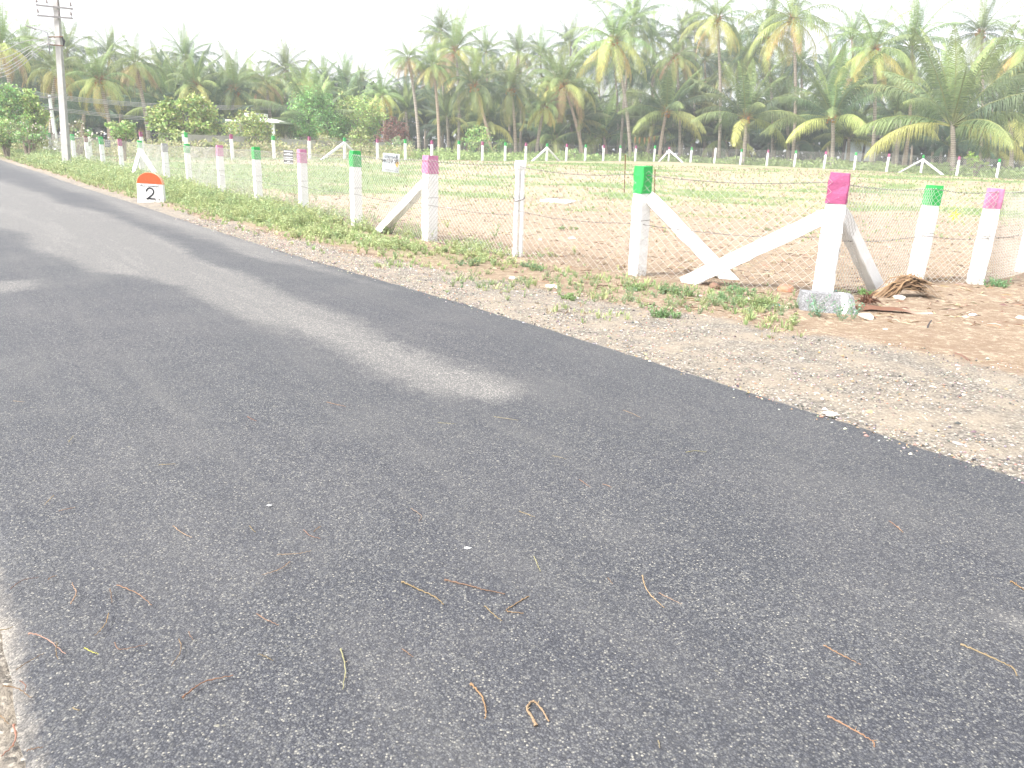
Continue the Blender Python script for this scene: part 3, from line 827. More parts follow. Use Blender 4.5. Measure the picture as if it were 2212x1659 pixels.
def catmull(ps, n=12):
    out = []
    P = [Vector(p) for p in ps]; P = [P[0]*2-P[1]]+P+[P[-1]*2-P[-2]]
    for i in range(1, len(P)-2):
        for k in range(n):
            t = k/n; a, b, c, d = P[i-1:i+3]
            out.append(.5*((2*b)+(c-a)*t+(2*a-5*b+4*c-d)*t*t+(3*b-a-3*c+d)*t**3))
    out.append(P[-2]); return out
svc = [((110, 84), (62, 101), (0, 128)), ((110, 87), (66, 104), (30, 127), (0, 143)), ((110, 88), (80, 101), (40, 132), (0, 149)), ((110, 90), (72, 113), (36, 141), (0, 158)), ((110, 93), (75, 118), (40, 147), (0, 167)), ((110, 82), (50, 90), (0, 112))]
svl = ['second service cable down from the clamp', 'third service cable down from the clamp', 'fourth service cable down from the clamp', 'fifth service cable down from the clamp', 'lowest service cable sagging left', 'highest service cable sagging left']
for k, ps in enumerate(svc):
    pts = []
    for i, p in enumerate(ps):
        pts.append(at(p[0], p[1], PY-.15-3.0*i/(len(ps)-1)))
    e = pts[-1]+(pts[-1]-pts[-2])*1.2+Vector((0, 0, .5)); pts.append(e)
    wire(catmull(pts), .014, 'service_cable', svl[k]+' from the electric pole', M_POLE, 'service cables from the electric pole')
# distant pole and lines in front of the grove
Y2 = 58.0
f = at(119, 284, Y2); f.z = T(f.x, f.y)-.2; tp = at(106.5, 205, Y2)
r = empty('electric_pole', f, 0, 'thin pale leaning pole far off, just left of the big electric pole', 'electric pole')
mb = MB(); mb.tube([(0, 0, -.2), (tp-f)*.5, tp-f], [.14, .12, .09], 6); mb.build('pole_shaft', M_PRINT, r)
mb = MB(); a = tp-f; mb.box((a.x, a.y-.1, a.z-.15), (1.2, .06, .07)); mb.box((a.x, a.y-.1, a.z-.95), (1.2, .06, .07)); mb.build('crossarm', M_STEEL, r)
for k in range(7):
    up = k < 4
    o = (k if up else k-4)*1.0
    if up: ps = [at(-60, 168+o*3, 45), at(30, 186+o*3.6, 52), at(106, 203.5+o*3, Y2), at(333, 224+o*2.6, 66), at(553, 229+o*2.6, 76), at(800, 228+o*2.6, 86)]
    else: ps = [at(-60, 208+o*3, 45), at(40, 222+o*3, 53), at(106, 231+o*3, Y2), at(320, 253+o*3, 66), at(553, 258+o*2, 76), at(800, 255+o*2, 86)]
    wire(catmull(ps), .021, 'power_line', ('upper' if up else 'lower')+' power lines crossing in front of the palms on the left', M_POLE, ('upper' if up else 'lower')+' bundle of power lines', 'power line')

# ------------------------------------------------------------------ buildings beyond the fence
M_WALLG = simple('stained_plaster', (.50, .48, .44), (.36, .34, .31), 1.2, .9, .1, obj=False)
M_WALLW = simple('white_plaster', (.78, .78, .76), (.66, .66, .63), 1.5, .9, .1, obj=False)
M_ROOFD = simple('dark_roofing', (.10, .09, .085), (.17, .15, .14), 3, .9, .1, obj=False)
def boxpart(name, x0, x1, y0, y1, Y, depth, mat, par, f, out=0):
    a = at(x0, (y0+y1)/2, Y); b = at(x1, (y0+y1)/2, Y); t = at((x0+x1)/2, y0, Y).z; l = at((x0+x1)/2, y1, Y).z
    mb = MB(); mb.box(((a.x+b.x)/2-f.x, Y+depth/2-out-f.y, (t+l)/2-f.z), (b.x-a.x, depth, t-l)); return mb.build(name, mat, par)
f = at(560, 320, 71)
r = empty('shelter', f, 0, 'small open shelter with a white hipped roof, tank box and slim columns', 'shelter')
boxpart('roof_slab', 487, 603, 259.5, 263.5, 70, 4.4, M_WALLW, r, f)
a = at(500, 259.4, 70)-f; b = at(601, 262, 70)-f; c = at(530, 253.5, 70)-f; d = at(572, 254.5, 70)-f
z0 = a.z; z1 = c.z
mb = MB(); mb.add([(a.x, 70-f.y+.1, z0), (b.x, 70-f.y+.1, z0), (b.x, 74.3-f.y, z0), (a.x, 74.3-f.y, z0), (c.x, 71.4-f.y, z1), (d.x, 71.4-f.y, z1), (d.x, 73-f.y, z1), (c.x, 73-f.y, z1)],
                  [(0, 1, 5, 4), (1, 2, 6, 5), (2, 3, 7, 6), (3, 0, 4, 7), (4, 5, 6, 7)]); mb.build('hipped_roof', M_WALLW, r)
boxpart('tank_box', 528, 568, 244.5, 253.4, 71.6, 1.4, M_WALLW, r, f)
mb = MB()
for q in (537, 546, 556, 563):
    p = at(q, 246.2, 71.58)-f; mb.box((p.x, p.y, p.z), (.28, .03, .07))
mb.build('vent_slots', M_BLACK, r)
for q in (498, 590.5):
    for YY in (70.3, 73.9): boxpart('column', q-2.9, q+2.9, 263.4, 322, YY, .24, M_WALLW, r, f)
boxpart('rear_wall', 505, 580, 264, 322, 73.9, .2, M_WALLG, r, f)
f = at(560, 330, 66)
r = empty('low_wall', f, 0, 'low stained grey wall running behind the far fence on the left', 'wall')
mb = MB(); WL = [(395, 292, 53.5), (480, 295, 57), (560, 299, 60.5), (640, 303, 64), (745, 306, 68.5), (830, 308, 72)]
for k in range(len(WL)-1):
    A = at(*WL[k]); B = at(*WL[k+1]); d = Vector((B.x-A.x, B.y-A.y, 0)); zt = A.z; zb = T(A.x, A.y)-.4
    m_ = (A+B)/2; q = math.atan2(d.y, d.x)
    mb.box((m_.x-f.x, m_.y-f.y, (zt+zb)/2-f.z-.03), (d.length-.003, .2, zt-zb), Matrix.Rotation(q, 3, 'Z'))
mb.build('wall_body', M_WALLG, r)
mb = MB()
for k in range(len(WL)-1):
    A = at(*WL[k]); B = at(*WL[k+1]); d = Vector((B.x-A.x, B.y-A.y, 0)); m_ = (A+B)/2; q = math.atan2(d.y, d.x)
    mb.box((m_.x-f.x, m_.y-f.y, A.z-f.z+.012), (d.length-.003, .26, .08), Matrix.Rotation(q, 3, 'Z'))
mb.build('coping', M_WALLG, r)
f = at(1862, 345, 88)
M_PANEL = simple('pale_sheet_panels', (.62, .65, .70), (.52, .55, .60), 2, .6, .3, obj=False)
r = empty('shed', f, 0, 'pale panelled shed standing in the shade under the palms', 'shed')
boxpart('wall_panel', 1826, 1863, 306, 348, 88, .08, M_PANEL, r, f); boxpart('wall_panel', 1869, 1893, 306, 348, 88, .08, M_PANEL, r, f)
boxpart('lintel_strip', 1870, 1886, 299.5, 303, 88, .06, M_PRINT, r, f)
for q in (1823, 1866, 1896): boxpart('post', q-1.8, q+1.8, 296, 350, 88.0, .2, M_ROOFD, r, f, .03)
boxpart('roof', 1815, 1905, 291, 297, 87.4, 3.5, M_ROOFD, r, f); boxpart('rear_wall', 1824, 1895, 297.5, 348, 90.4, .1, M_ROOFD, r, f)

# ------------------------------------------------------------------ coconut palms
GREEN = (.135, .195, .072); DGREEN = (.062, .112, .060); YEL = (.50, .50, .14); ORG = (.52, .33, .10); BRN = (.34, .20, .12); LGR = (.23, .32, .10)
def lerp(a, b, t): return tuple(a[i]+(b[i]-a[i])*t for i in range(3))
def pal(age, kind, rn):
    """age 0 (spear) .. 1 (oldest frond)"""
    if kind == 'green': st = [(0, LGR), (.25, GREEN), (.6, DGREEN), (.85, GREEN), (1, YEL)]
    elif kind == 'yellow': st = [(0, LGR), (.3, GREEN), (.55, LGR), (.8, YEL), (1, ORG)]
    elif kind == 'mix': st = [(0, LGR), (.3, GREEN), (.7, DGREEN), (.88, LGR), (1, YEL)]
    elif kind == 'brown': st = [(0, LGR), (.35, GREEN), (.6, LGR), (.75, YEL), (.9, BRN), (1, BRN)]
    else: st = [(0, GREEN), (.4, DGREEN), (1, DGREEN)]  # palms inside the grove: its shade is put into the frond greens
    for i in range(len(st)-1):
        if age <= st[i+1][0]:
            c = lerp(st[i][1], st[i+1][1], (age-st[i][0])/(st[i+1][0]-st[i][0])); break
    k = rn.uniform(.85, 1.18); return (c[0]*k*rn.uniform(.9, 1.1), c[1]*k, c[2]*k)
def frond(mb, o, az, e0, L, droop, col, rn, tipc, npair=34, width=.021, ll=.215, hang=.5, n=12, side_curve=0.):
    pts = []; dirs = []; p = Vector(o); az0 = az
    for i in range(n+1):
        t = i/n; e = e0-droop*t**1.25; a = az0+side_curve*t
        d = Vector((math.cos(a)*math.cos(e), math.sin(a)*math.cos(e), math.sin(e)))
        pts.append(p.copy()); dirs.append(d); p = p+d*(L/n)
    rc = lerp(col, (.30, .30, .09), .55)
    mb.tube([pts[i] for i in range(0, n+1, 2)], [.048*L/5*(1-.85*i/n)+.004 for i in range(0, n+1, 2)], 3, rc, cap=False)
    roll = rn.uniform(-.6, .6)
    for k in range(npair):
        t = .13+.87*(k+.5)/npair; q = t*n; i = min(n-1, int(q)); fr = q-i
        P = pts[i].lerp(pts[i+1], fr); d = dirs[i].lerp(dirs[i+1], fr).normalized()
        sv_ = d.cross(Vector((0, 0, 1)))
        if sv_.length < .05: sv_ = Vector((-math.sin(az0), math.cos(az0), 0))
        sv_.normalize(); nv = sv_.cross(d).normalized()
        ln = L*ll*(math.sin(PI*min(1, .18+t*.80))**.6)*rn.uniform(.85, 1.1)
        if t > .9: ln *= .75
        for s in (-1, 1):
            fwd = .35+.55*t
            dd = (sv_*s*math.cos(roll*s*.3)+d*(fwd+rn.uniform(-.10, .10))+nv*(.20-hang*.22+rn.uniform(-.15, .15))).normalized()
            w_ = L*width*.5*rn.uniform(.8, 1.2)*.42
            wv = d*w_
            hg = hang*rn.uniform(.7, 1.5); m_ = P+dd*ln*.45+Vector((0, 0, -hg*ln*.20)); tp = P+dd*ln*.72+Vector((0, 0, -hg*ln*.80))
            c1 = lerp(col, tipc, max(0, t-.35)*.9); kk = rn.uniform(.8, 1.25); c1 = tuple(x*kk for x in c1)
            mb.add([P-wv*.6, P+wv*.6, m_+wv, m_-wv, tp], [(0, 1, 2, 3), (3, 2, 4)], c1)
def crown_mesh(kind, seed, shape='tall', nf=26, npair=34):
    rn = random.Random(seed); mb = MB(); g = 2.39996
    for i in range(nf):
        age = i/(nf-1); az = i*g+rn.uniform(-.25, .25)
        if shape == 'tall': e0 = R_(89-128*age**1.12+rn.uniform(-7, 7)); dr = R_(16+88*math.sin(PI*min(1, age*.72))+rn.uniform(-12, 12)); L = 5*(.80+.22*math.sin(PI*min(.85, age*.6+.2)))*rn.uniform(.9, 1.1)
        elif shape == 'umbrella': e0 = R_(86-125*age**.85+rn.uniform(-8, 8)); dr = R_(30+75*math.sin(PI*min(1, age*.9+.05))+rn.uniform(-12, 12)); L = 5*(.72+.18*math.sin(PI*age))*rn.uniform(.88, 1.08)
        elif shape == 'young': e0 = R_(87-84*age**1.1+rn.uniform(-6, 6)); dr = R_(22+56*age+rn.uniform(-8, 8)); L = 5*(1.0+.12*math.sin(PI*age))*rn.uniform(.9, 1.1)
        else: e0 = R_(80-95*age**1.1+rn.uniform(-8, 8)); dr = R_(45+50*age); L = 5*rn.uniform(.7, 1.0)
        col = pal(min(1, age+rn.uniform(-.08, .08)) if age > .1 else age, kind, rn)
        col = tuple(max(0, c) for c in col)
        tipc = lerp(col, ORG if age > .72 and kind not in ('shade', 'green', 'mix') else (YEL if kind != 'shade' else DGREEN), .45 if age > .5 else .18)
        frond(mb, (math.cos(az)*.12, math.sin(az)*.12, -.25*age), az, e0, L, dr, col, rn, tipc, npair, hang=.5+.5*age, side_curve=rn.uniform(-.25, .25))
    return mb.mesh('crown', M_LEAF)
def dead_mesh(seed, n=7, L=3.4):
    rn = random.Random(seed); mb = MB()
    for i in range(n):
        az = rn.uniform(0, 2*PI); c = lerp(BRN, (.36, .22, .13), rn.random())
        frond(mb, (math.cos(az)*.15, math.sin(az)*.15, -.5), az, R_(-35+rn.uniform(-25, 20)), L*rn.uniform(.7, 1.1), R_(50), c, rn, c, 22, hang=.9, ll=.14)
    return mb.mesh('dead_fronds', M_LEAF)
def sphere_pts(c, r, seg=8, ring=5):
    vs = [(c[0], c[1], c[2]+r)]; fs = []
    for i in range(1, ring):
        a = PI*i/ring
        for k in range(seg): b = 2*PI*k/seg; vs.append((c[0]+r*math.sin(a)*math.cos(b), c[1]+r*math.sin(a)*math.sin(b), c[2]+r*math.cos(a)))
    vs.append((c[0], c[1], c[2]-r)); n = len(vs)-1
    for k in range(seg): fs.append((0, 1+k, 1+(k+1) % seg)); fs.append((n, n-seg+(k+1) % seg, n-seg+k))
    for i in range(ring-2):
        for k in range(seg): a = 1+i*seg; fs.append((a+k, a+seg+k, a+seg+(k+1) % seg, a+(k+1) % seg))
    return vs, fs
def nuts_mesh(seed):
    rn = random.Random(seed); mb = MB()
    for i in range(22):
        a = rn.uniform(0, 2*PI); rr = rn.uniform(.25, .5); z = rn.uniform(-.75, -.1)
        v, f_ = sphere_pts((rr*math.cos(a), rr*math.sin(a), z), rn.uniform(.09, .13)); mb.add(v, f_, lerp((.33, .22, .05), (.42, .17, .05), rn.random()))
    for i in range(40):
        a = rn.uniform(0, 2*PI); e = rn.uniform(-.3, 1.0); L = rn.uniform(.5, 1.1); d = Vector((math.cos(a)*math.cos(e), math.sin(a)*math.cos(e), math.sin(e)))
        mb.tube([Vector((0, 0, -.1)), d*L*.6, d*L+Vector((0, 0, -.25))], [.03, .02, .008], 3, lerp((.40, .22, .09), (.25, .13, .07), rn.random()), cap=False)
    return mb.mesh('fruit_cluster', M_COL)
CR = {}
def crown_lib(kind, shape, v):
    k = (kind, shape, v)
    if k not in CR: CR[k] = crown_mesh(kind, hash_(k), shape, {'tall': 29, 'umbrella': 28, 'young': 21, 'back': 20}[shape], {'tall': 66, 'umbrella': 66, 'young': 84, 'back': 24}[shape])
    return CR[k]
def hash_(k): return sum(ord(c)*(i+3) for i, c in enumerate(str(k)))
DEAD = [dead_mesh(s) for s in (1, 2)]; NUTS = [nuts_mesh(s) for s in (1, 2)]
def trunkmat():
    m = NT('ringed_palm_bark'); tc = m.n('TexCoord').outputs['Object']
    sep = m.n('SeparateXYZ'); m.l(tc, sep.inputs[0])
    wv = m.math('SINE', m.math('ADD', m.math('MULTIPLY', sep.outputs[2], 42.), m.math('MULTIPLY', m.noise(3, 2, .5, 0, tc), 5)))
    c = m.mix(m.g(m.noise(2.5, 4, .6, 0, tc), .35, .7), (.46, .40, .34), (.33, .285, .24))
    c = m.mix(m.g(wv, .55, .95), c, (.13, .10, .085)); oi = m.n('ObjectInfo').outputs['Random']
    c = m.mix(m.math('MULTIPLY', m.g(oi, .55, 1), .5), c, (.42, .27, .17))
    m.color(c); m.rough(.95, .1); return m.m
M_TRUNK = trunkmat()
def palm(cx, cy, bx, by, Y, r_px, kind, shape, label, group=None, dead=False, nuts=False, thick=.15, seed=0, Yb=None, parts=True, full=True):
    rn = random.Random(seed or int(cx*7+cy))
    top = at(cx, cy, Y)
    b = at(bx, by, Yb or Y); b.z = T(b.x, b.y)-.15
    r = empty('coconut_palm', b, 0, label, 'palm tree', group)
    h = top-b; m = 9; pts = []; rad = []
    for i in range(m+1):
        t = i/m; bend = math.sin(PI*t)*.03*h.z*(1 if rn.random() < 2 else 1)*(-1 if h.x > 0 else 1)
        pts.append(Vector((h.x*(t**1.15)+bend*.5, h.y*t, h.z*t))); rad.append(thick*(1.55 if i == 0 else 1.15-.35*t))
    mb = MB(); mb.tube(pts, rad, 8); mb.build('trunk', M_TRUNK, r, smooth=True)
    L = r_px/FPX*Y*(1.34 if shape != 'young' else 1.16)
    cr = meshobj('crown', crown_lib(kind, shape, rn.randint(0, 1 if shape == 'back' else 2)), None, r, h); s = L/5.0
    cr.scale = (s, s, s); cr.rotation_euler = (rn.uniform(-.08, .08), rn.uniform(-.08, .08), rn.uniform(0, 6.28))
    if nuts:
        q = meshobj('fruit_cluster', NUTS[rn.randint(0, 1)], None, r, h); q.scale = (.95, .95, .95); q.rotation_euler = (0, 0, rn.uniform(0, 6))
    if dead:
        q = meshobj('dead_fronds', DEAD[rn.randint(0, 1)], None, r, h); q.scale = (s*1.15,)*3; q.rotation_euler = (0, 0, rn.uniform(0, 6))
    return r
PL = [
 # cx, cy, bx, by, Y, r, kind, shape, dead, nuts, thick, label
 (3, 98, 40, 300, 62, 66, 'brown', 'tall', 1, 0, .16, 'palm with yellow and brown hanging fronds cut off by the left edge'),
 (122, 150, 108, 305, 66, 62, 'yellow', 'umbrella', 0, 0, .15, 'palm half hidden behind the electric pole with drooping yellow fronds'),
 (215, 172, 242, 300, 66, 62, 'yellow', 'tall', 0, 1, .15, 'palm with a leaning trunk and yellow lower fronds, next right of the electric pole'),
 (292, 135, 322, 305, 69, 62, 'brown', 'umbrella', 1, 0, .15, 'palm with a pointed top and brown hanging skirt above the milestone'),
 (236, 118, 236, 300, 78, 46, 'green', 'tall', 0, 0, .14, 'dark green palm top peeping between the two palms right of the pole'),
 (145, 110, 150, 300, 76, 50, 'green', 'tall', 0, 0, .14, 'upright green palm rising behind the electric pole clamp'),
 (400, 125, 405, 300, 82, 54, 'green', 'tall', 0, 0, .14, 'tall dark palm behind the light green tree'),
 (424, 182, 430, 305, 74, 52, 'yellow', 'tall', 0, 1, .14, 'yellow-fronded palm directly above the light green tree'),
 (506, 190, 500, 305, 76, 66, 'green', 'tall', 0, 1, .15, 'full green palm left of the white-roofed shelter'),
 (573, 176, 588, 300, 80, 52, 'brown', 'umbrella', 1, 0, .15, 'palm with brown shaggy fronds directly behind the white-roofed shelter'),
 (617, 150, 620, 300, 92, 48, 'green', 'tall', 0, 0, .14, 'green palm high behind the shelter to its right'),
 (657, 170, 660, 300, 86, 52, 'yellow', 'umbrella', 0, 0, .14, 'palm with yellow drooping fronds left above the bright green tree'),
 (700, 172, 700, 300, 98, 42, 'green', 'tall', 0, 0, .14, 'slim green palm just above the bright green tree'),
 (746, 176, 746, 300, 104, 46, 'green', 'tall', 0, 0, .14, 'grey-green hazy palm in the dip of the skyline'),
 (782, 185, 782, 300, 108, 38, 'green', 'tall', 0, 0, .14, 'small hazy palm top right in the dip of the skyline'),
 (826, 206, 830, 318, 84, 42, 'yellow', 'tall', 0, 0, .13, 'short palm with yellow lower fronds right of the bright green tree'),
 (882, 124, 906, 330, 80, 50, 'brown', 'umbrella', 1, 0, .15, 'palm with a thick reddish-brown skirt of dead fronds'),
 (935, 140, 949, 335, 80, 54, 'brown', 'umbrella', 0, 0, .15, 'palm with a straight trunk and gold drooping fronds, right of the dead-skirted palm'),
 (952, 66, 955, 320, 96, 42, 'green', 'tall', 0, 0, .14, 'high slim palm, left of the pair above the middle left'),
 (985, 106, 990, 325, 88, 62, 'brown', 'tall', 0, 1, .15, 'tall full palm, right of the pair above the middle left'),
 (1024, 182, 1063, 345, 81, 64, 'green', 'tall', 0, 1, .16, 'palm with a strongly leaning trunk and yellowish coconuts, left of centre'),
 (1050, 112, 1050, 320, 104, 42, 'green', 'tall', 0, 0, .14, 'dark far palm top sticking up left of centre'),
 (877, 240, 880, 330, 86, 44, 'green', 'young', 0, 0, .15, 'low dark palm under the dead-skirted palm'),
 (965, 252, 968, 330, 88, 46, 'green', 'young', 0, 0, .15, 'low dark palm between the two straight trunks left of centre'),
 (1104, 192, 1113, 348, 84, 64, 'green', 'tall', 0, 1, .15, 'full palm with pale drooping fronds above the bamboo poles'),
 (1120, 114, 1124, 320, 100, 46, 'yellow', 'tall', 0, 0, .14, 'far palm with a curved tuft above the bamboo poles'),
 (1167, 116, 1170, 320, 102, 42, 'green', 'tall', 0, 0, .14, 'far palm with a small spiky top right of the curved tuft'),
 (1176, 228, 1158, 344, 86, 54, 'yellow', 'umbrella', 0, 1, .17, 'short palm with a banded trunk above the braced far post'),
 (1218, 182, 1260, 340, 87, 68, 'brown', 'tall', 0, 1, .16, 'leaning palm with one bright orange hanging frond at the centre'),
 (1231, 94, 1231, 320, 104, 44, 'green', 'tall', 0, 0, .14, 'far palm with a dark tuft left of the tallest centre palm'),
 (1327, 84, 1362, 350, 88, 96, 'yellow', 'umbrella', 0, 1, .17, 'tall palm with yellow lower fronds whose leaning trunk crosses another'),
 (1370, 45, 1340, 345, 92, 66, 'green', 'tall', 0, 0, .15, 'tall dark palm behind, whose trunk leans right and crosses another'),
 (1250, 256, 1253, 345, 90, 60, 'green', 'young', 0, 0, .17, 'low dark palm with a banded trunk right of the leaning centre palm'),
 (1440, 238, 1424, 348, 88, 92, 'green', 'young', 0, 1, .19, 'wide low palm with a pale banded trunk behind the braced pink-topped post'),
 (1412, 268, 1397, 347, 91, 50, 'green', 'young', 0, 0, .18, 'low palm with a short curved trunk beside the hanging husks'),
 (1460, 121, 1467, 348, 89, 58, 'brown', 'umbrella', 0, 1, .14, 'slim palm with an umbrella of drooping gold and brown fronds'),
 (1549, 40, 1552, 348, 88, 78, 'yellow', 'umbrella', 0, 1, .16, 'tall straight palm reaching the top of the photo above the all-white post'),
 (1409, 86, 1409, 320, 106, 44, 'green', 'tall', 0, 0, .14, 'far palm top right of the crossing trunks'),
 (1474, 80, 1474, 320, 106, 44, 'green', 'tall', 0, 0, .14, 'far palm top above the umbrella-shaped palm'),
 (1500, 60, 1500, 320, 110, 42, 'green', 'tall', 0, 0, .14, 'small far palm top left of the tall straight palm'),
 (1500, 220, 1492, 345, 93, 70, 'green', 'young', 0, 0, .17, 'low dense palm between the umbrella palm and the tall straight palm'),
 (1713, 38, 1711, 362, 84, 96, 'yellow', 'umbrella', 0, 1, .17, 'tall palm with a dense yellow crown touching the top of the photo'),
 (1656, 78, 1668, 345, 92, 66, 'green', 'tall', 0, 1, .15, 'dark blue-green palm behind and left of the dense yellow crown'),
 (1612, 250, 1604, 358, 83, 100, 'green', 'young', 0, 1, .19, 'wide low palm with long dark fronds left of the dense yellow palm'),
 (1799, 250, 1795, 366, 80, 112, 'green', 'young', 0, 1, .20, 'very wide low palm left of the pale shed'),
 (1888, 103, 1882, 364, 79, 90, 'yellow', 'umbrella', 0, 1, .17, 'palm with gold and brown fronds whose trunk stands before the pale shed'),
 (1970, 98, 1953, 368, 82, 84, 'green', 'tall', 0, 0, .16, 'dark upright palm right of the gold and brown palm'),
 (2057, 262, 2057, 377, 69, 160, 'mix', 'young', 0, 0, .21, 'biggest low palm with long arching fronds and a stout orange-brown trunk'),
 (2119, 70, 2118, 350, 90, 60, 'green', 'tall', 0, 1, .15, 'sparse high palm above the biggest low palm'),
 (2228, 90, 2232, 380, 76, 96, 'yellow', 'umbrella', 0, 0, .17, 'tall palm with yellow fronds cut off by the right edge'),
 (1840, 80, 1840, 350, 98, 54, 'green', 'tall', 0, 0, .14, 'far palm top left of the gold and brown palm'),
 (2182, 255, 2184, 375, 76, 112, 'green', 'young', 0, 0, .19, 'low dark palm filling the lower right edge'),
 (1834, 296, 1830, 356, 84, 60, 'green', 'young', 0, 0, .18, 'low palm with a banded trunk just left of the pale shed'),
 (1700, 255, 1702, 350, 92, 80, 'green', 'young', 0, 0, .18, 'low dark palm behind the trunk of the dense yellow palm'),
 (1590, 120, 1590, 350, 100, 58, 'green', 'tall', 0, 0, .14, 'palm with pale hazy fronds right of the tall straight palm'),
 (60, 110, 60, 300, 80, 50, 'green', 'tall', 0, 0, .14, 'dark palm left of the electric pole behind the sagging cables'),
 (345, 160, 345, 300, 84, 48, 'green', 'tall', 0, 0, .14, 'dark palm right of the brown-skirted palm above the milestone'),
 (1935, 250, 1935, 360, 90, 80, 'green', 'young', 0, 0, .18, 'low dark palm between the shed and the biggest low palm'),
]
for i, (cx, cy, bx, by, Y, rp, kind, shape, dead, nuts, th, lab) in enumerate(PL):
    palm(cx, cy, bx, by, Y, rp, kind, shape, lab, None, dead, nuts, th, seed=1000+i)
# the depth of the grove: more palms behind, told apart by nothing
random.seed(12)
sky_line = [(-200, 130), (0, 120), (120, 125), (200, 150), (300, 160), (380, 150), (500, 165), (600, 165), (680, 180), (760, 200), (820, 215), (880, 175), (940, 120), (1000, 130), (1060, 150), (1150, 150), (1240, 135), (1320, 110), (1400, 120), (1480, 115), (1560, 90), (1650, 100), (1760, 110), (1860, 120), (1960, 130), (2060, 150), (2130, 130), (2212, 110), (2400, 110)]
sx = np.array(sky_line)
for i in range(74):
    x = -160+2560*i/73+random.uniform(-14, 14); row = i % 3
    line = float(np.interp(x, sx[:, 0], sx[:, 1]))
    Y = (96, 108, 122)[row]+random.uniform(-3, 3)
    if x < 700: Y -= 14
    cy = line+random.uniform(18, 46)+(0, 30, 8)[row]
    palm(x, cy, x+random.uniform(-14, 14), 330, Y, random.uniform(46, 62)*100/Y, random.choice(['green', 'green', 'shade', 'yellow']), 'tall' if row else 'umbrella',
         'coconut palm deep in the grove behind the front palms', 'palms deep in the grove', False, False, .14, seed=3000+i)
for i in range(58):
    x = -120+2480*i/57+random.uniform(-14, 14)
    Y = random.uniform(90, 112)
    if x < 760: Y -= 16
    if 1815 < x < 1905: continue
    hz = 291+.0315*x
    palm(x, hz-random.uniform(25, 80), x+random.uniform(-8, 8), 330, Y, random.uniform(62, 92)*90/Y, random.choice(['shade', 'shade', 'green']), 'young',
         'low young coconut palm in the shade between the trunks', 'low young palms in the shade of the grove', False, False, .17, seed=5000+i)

# dark thicket that closes the view between the trunks
def leaf_quad(mb, p, size, col, rn, droop=.2):
    a = rn.uniform(0, 2*PI); e = rn.uniform(-.9, .9)
    d = Vector((math.cos(a)*math.cos(e), math.sin(a)*math.cos(e), math.sin(e)-droop)).normalized()
    s = d.cross(Vector((rn.uniform(-1, 1), rn.uniform(-1, 1), rn.uniform(-.2, 1)))).normalized()
    l = size*rn.uniform(.7, 1.3); w_ = l*.32
    mb.add([p-s*w_*.3, p+d*l*.5-s*w_, p+d*l, p+d*l*.5+s*w_], [(0, 1, 2, 3)], col)
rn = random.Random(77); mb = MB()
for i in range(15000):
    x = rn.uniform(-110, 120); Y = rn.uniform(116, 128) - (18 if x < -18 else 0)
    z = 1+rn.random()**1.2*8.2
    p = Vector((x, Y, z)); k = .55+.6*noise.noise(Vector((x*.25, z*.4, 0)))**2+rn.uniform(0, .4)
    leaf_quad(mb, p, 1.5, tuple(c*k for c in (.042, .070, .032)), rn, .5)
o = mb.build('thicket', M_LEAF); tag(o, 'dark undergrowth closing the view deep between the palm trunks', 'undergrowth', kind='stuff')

# ------------------------------------------------------------------ broad-leaved trees and shrubs
M_BARK = simple('grey_bark', (.30, .25, .20), (.20, .16, .13), 6, .95, .1, .01, 20)
def bush(name, label, px, py_base, Y, blobs, size, col, n, col2=None, stems=5, cat='shrub', limb=.05, flower=None, seed=0, depth=None, group=None, droop=.2):
    """blobs: (px, py, rx_px, ry_px) ellipsoids of foliage in picture units at depth Y"""
    rn = random.Random(seed or int(px)); k = Y/FPX
    b = at(px, py_base, Y); b.z = T(b.x, b.y)-.05
    r = empty(name, b, 0, label, cat, group)
    E = [(at(a, c, Y)-b, rx*k, ry*k) for (a, c, rx, ry) in blobs]
    mb = MB()
    tot = sum(e[1]*e[2] for e in E)
    for (c, rx, rz) in E:
        m = int(n*rx*rz/tot); nc = max(3, m//26)
        for q in range(nc):
            u = Vector((rn.gauss(0, 1), rn.gauss(0, 1), rn.gauss(0, 1))).normalized()*(rn.uniform(.35, 1.0)**.6)*(1+.18*rn.random())
            cc = c+Vector((u.x*rx, u.y*rx*.9, u.z*rz)); cl = min(rx, rz)*rn.uniform(.16, .34)
            cb = lerp(col, col2 or col, rn.random()); kk = rn.uniform(.7, 1.3)
            for _ in range(26):
                p = cc+Vector((rn.gauss(0, 1), rn.gauss(0, 1), rn.gauss(0, .8)))*cl*.62
                if p.z < .02: continue
                leaf_quad(mb, p, size, tuple(x*kk*rn.uniform(.8, 1.2) for x in cb), rn, droop)
    mb.build('foliage', M_LEAF, r)
    mb = MB()
    for (c, rx, rz) in E:
        for q in range(stems):
            e = c+Vector((rn.uniform(-.6, .6)*rx, rn.uniform(-.6, .6)*rx, rn.uniform(-.2, .7)*rz))
            m_ = Vector((e.x*.35+rn.uniform(-.1, .1), e.y*.35, e.z*.55)); mb.tube([Vector((rn.uniform(-.1, .1), 0, -.1)), m_, e], [limb, limb*.6, limb*.15], 5)
    mb.build('branches', M_BARK, r)
    if flower:
        mb = MB()
        for (c, rx, rz) in E:
            for q in range(flower[1]):
                u = Vector((rn.gauss(0, 1), -abs(rn.gauss(0, 1)), abs(rn.gauss(0, 1)))).normalized(); p = c+Vector((u.x*rx, u.y*rx, u.z*rz*1.1))
                v, f_ = sphere_pts(p, rn.uniform(.03, .06), 5, 3); mb.add(v, f_, flower[0])
        mb.build('flowers', M_COL, r)
    return r
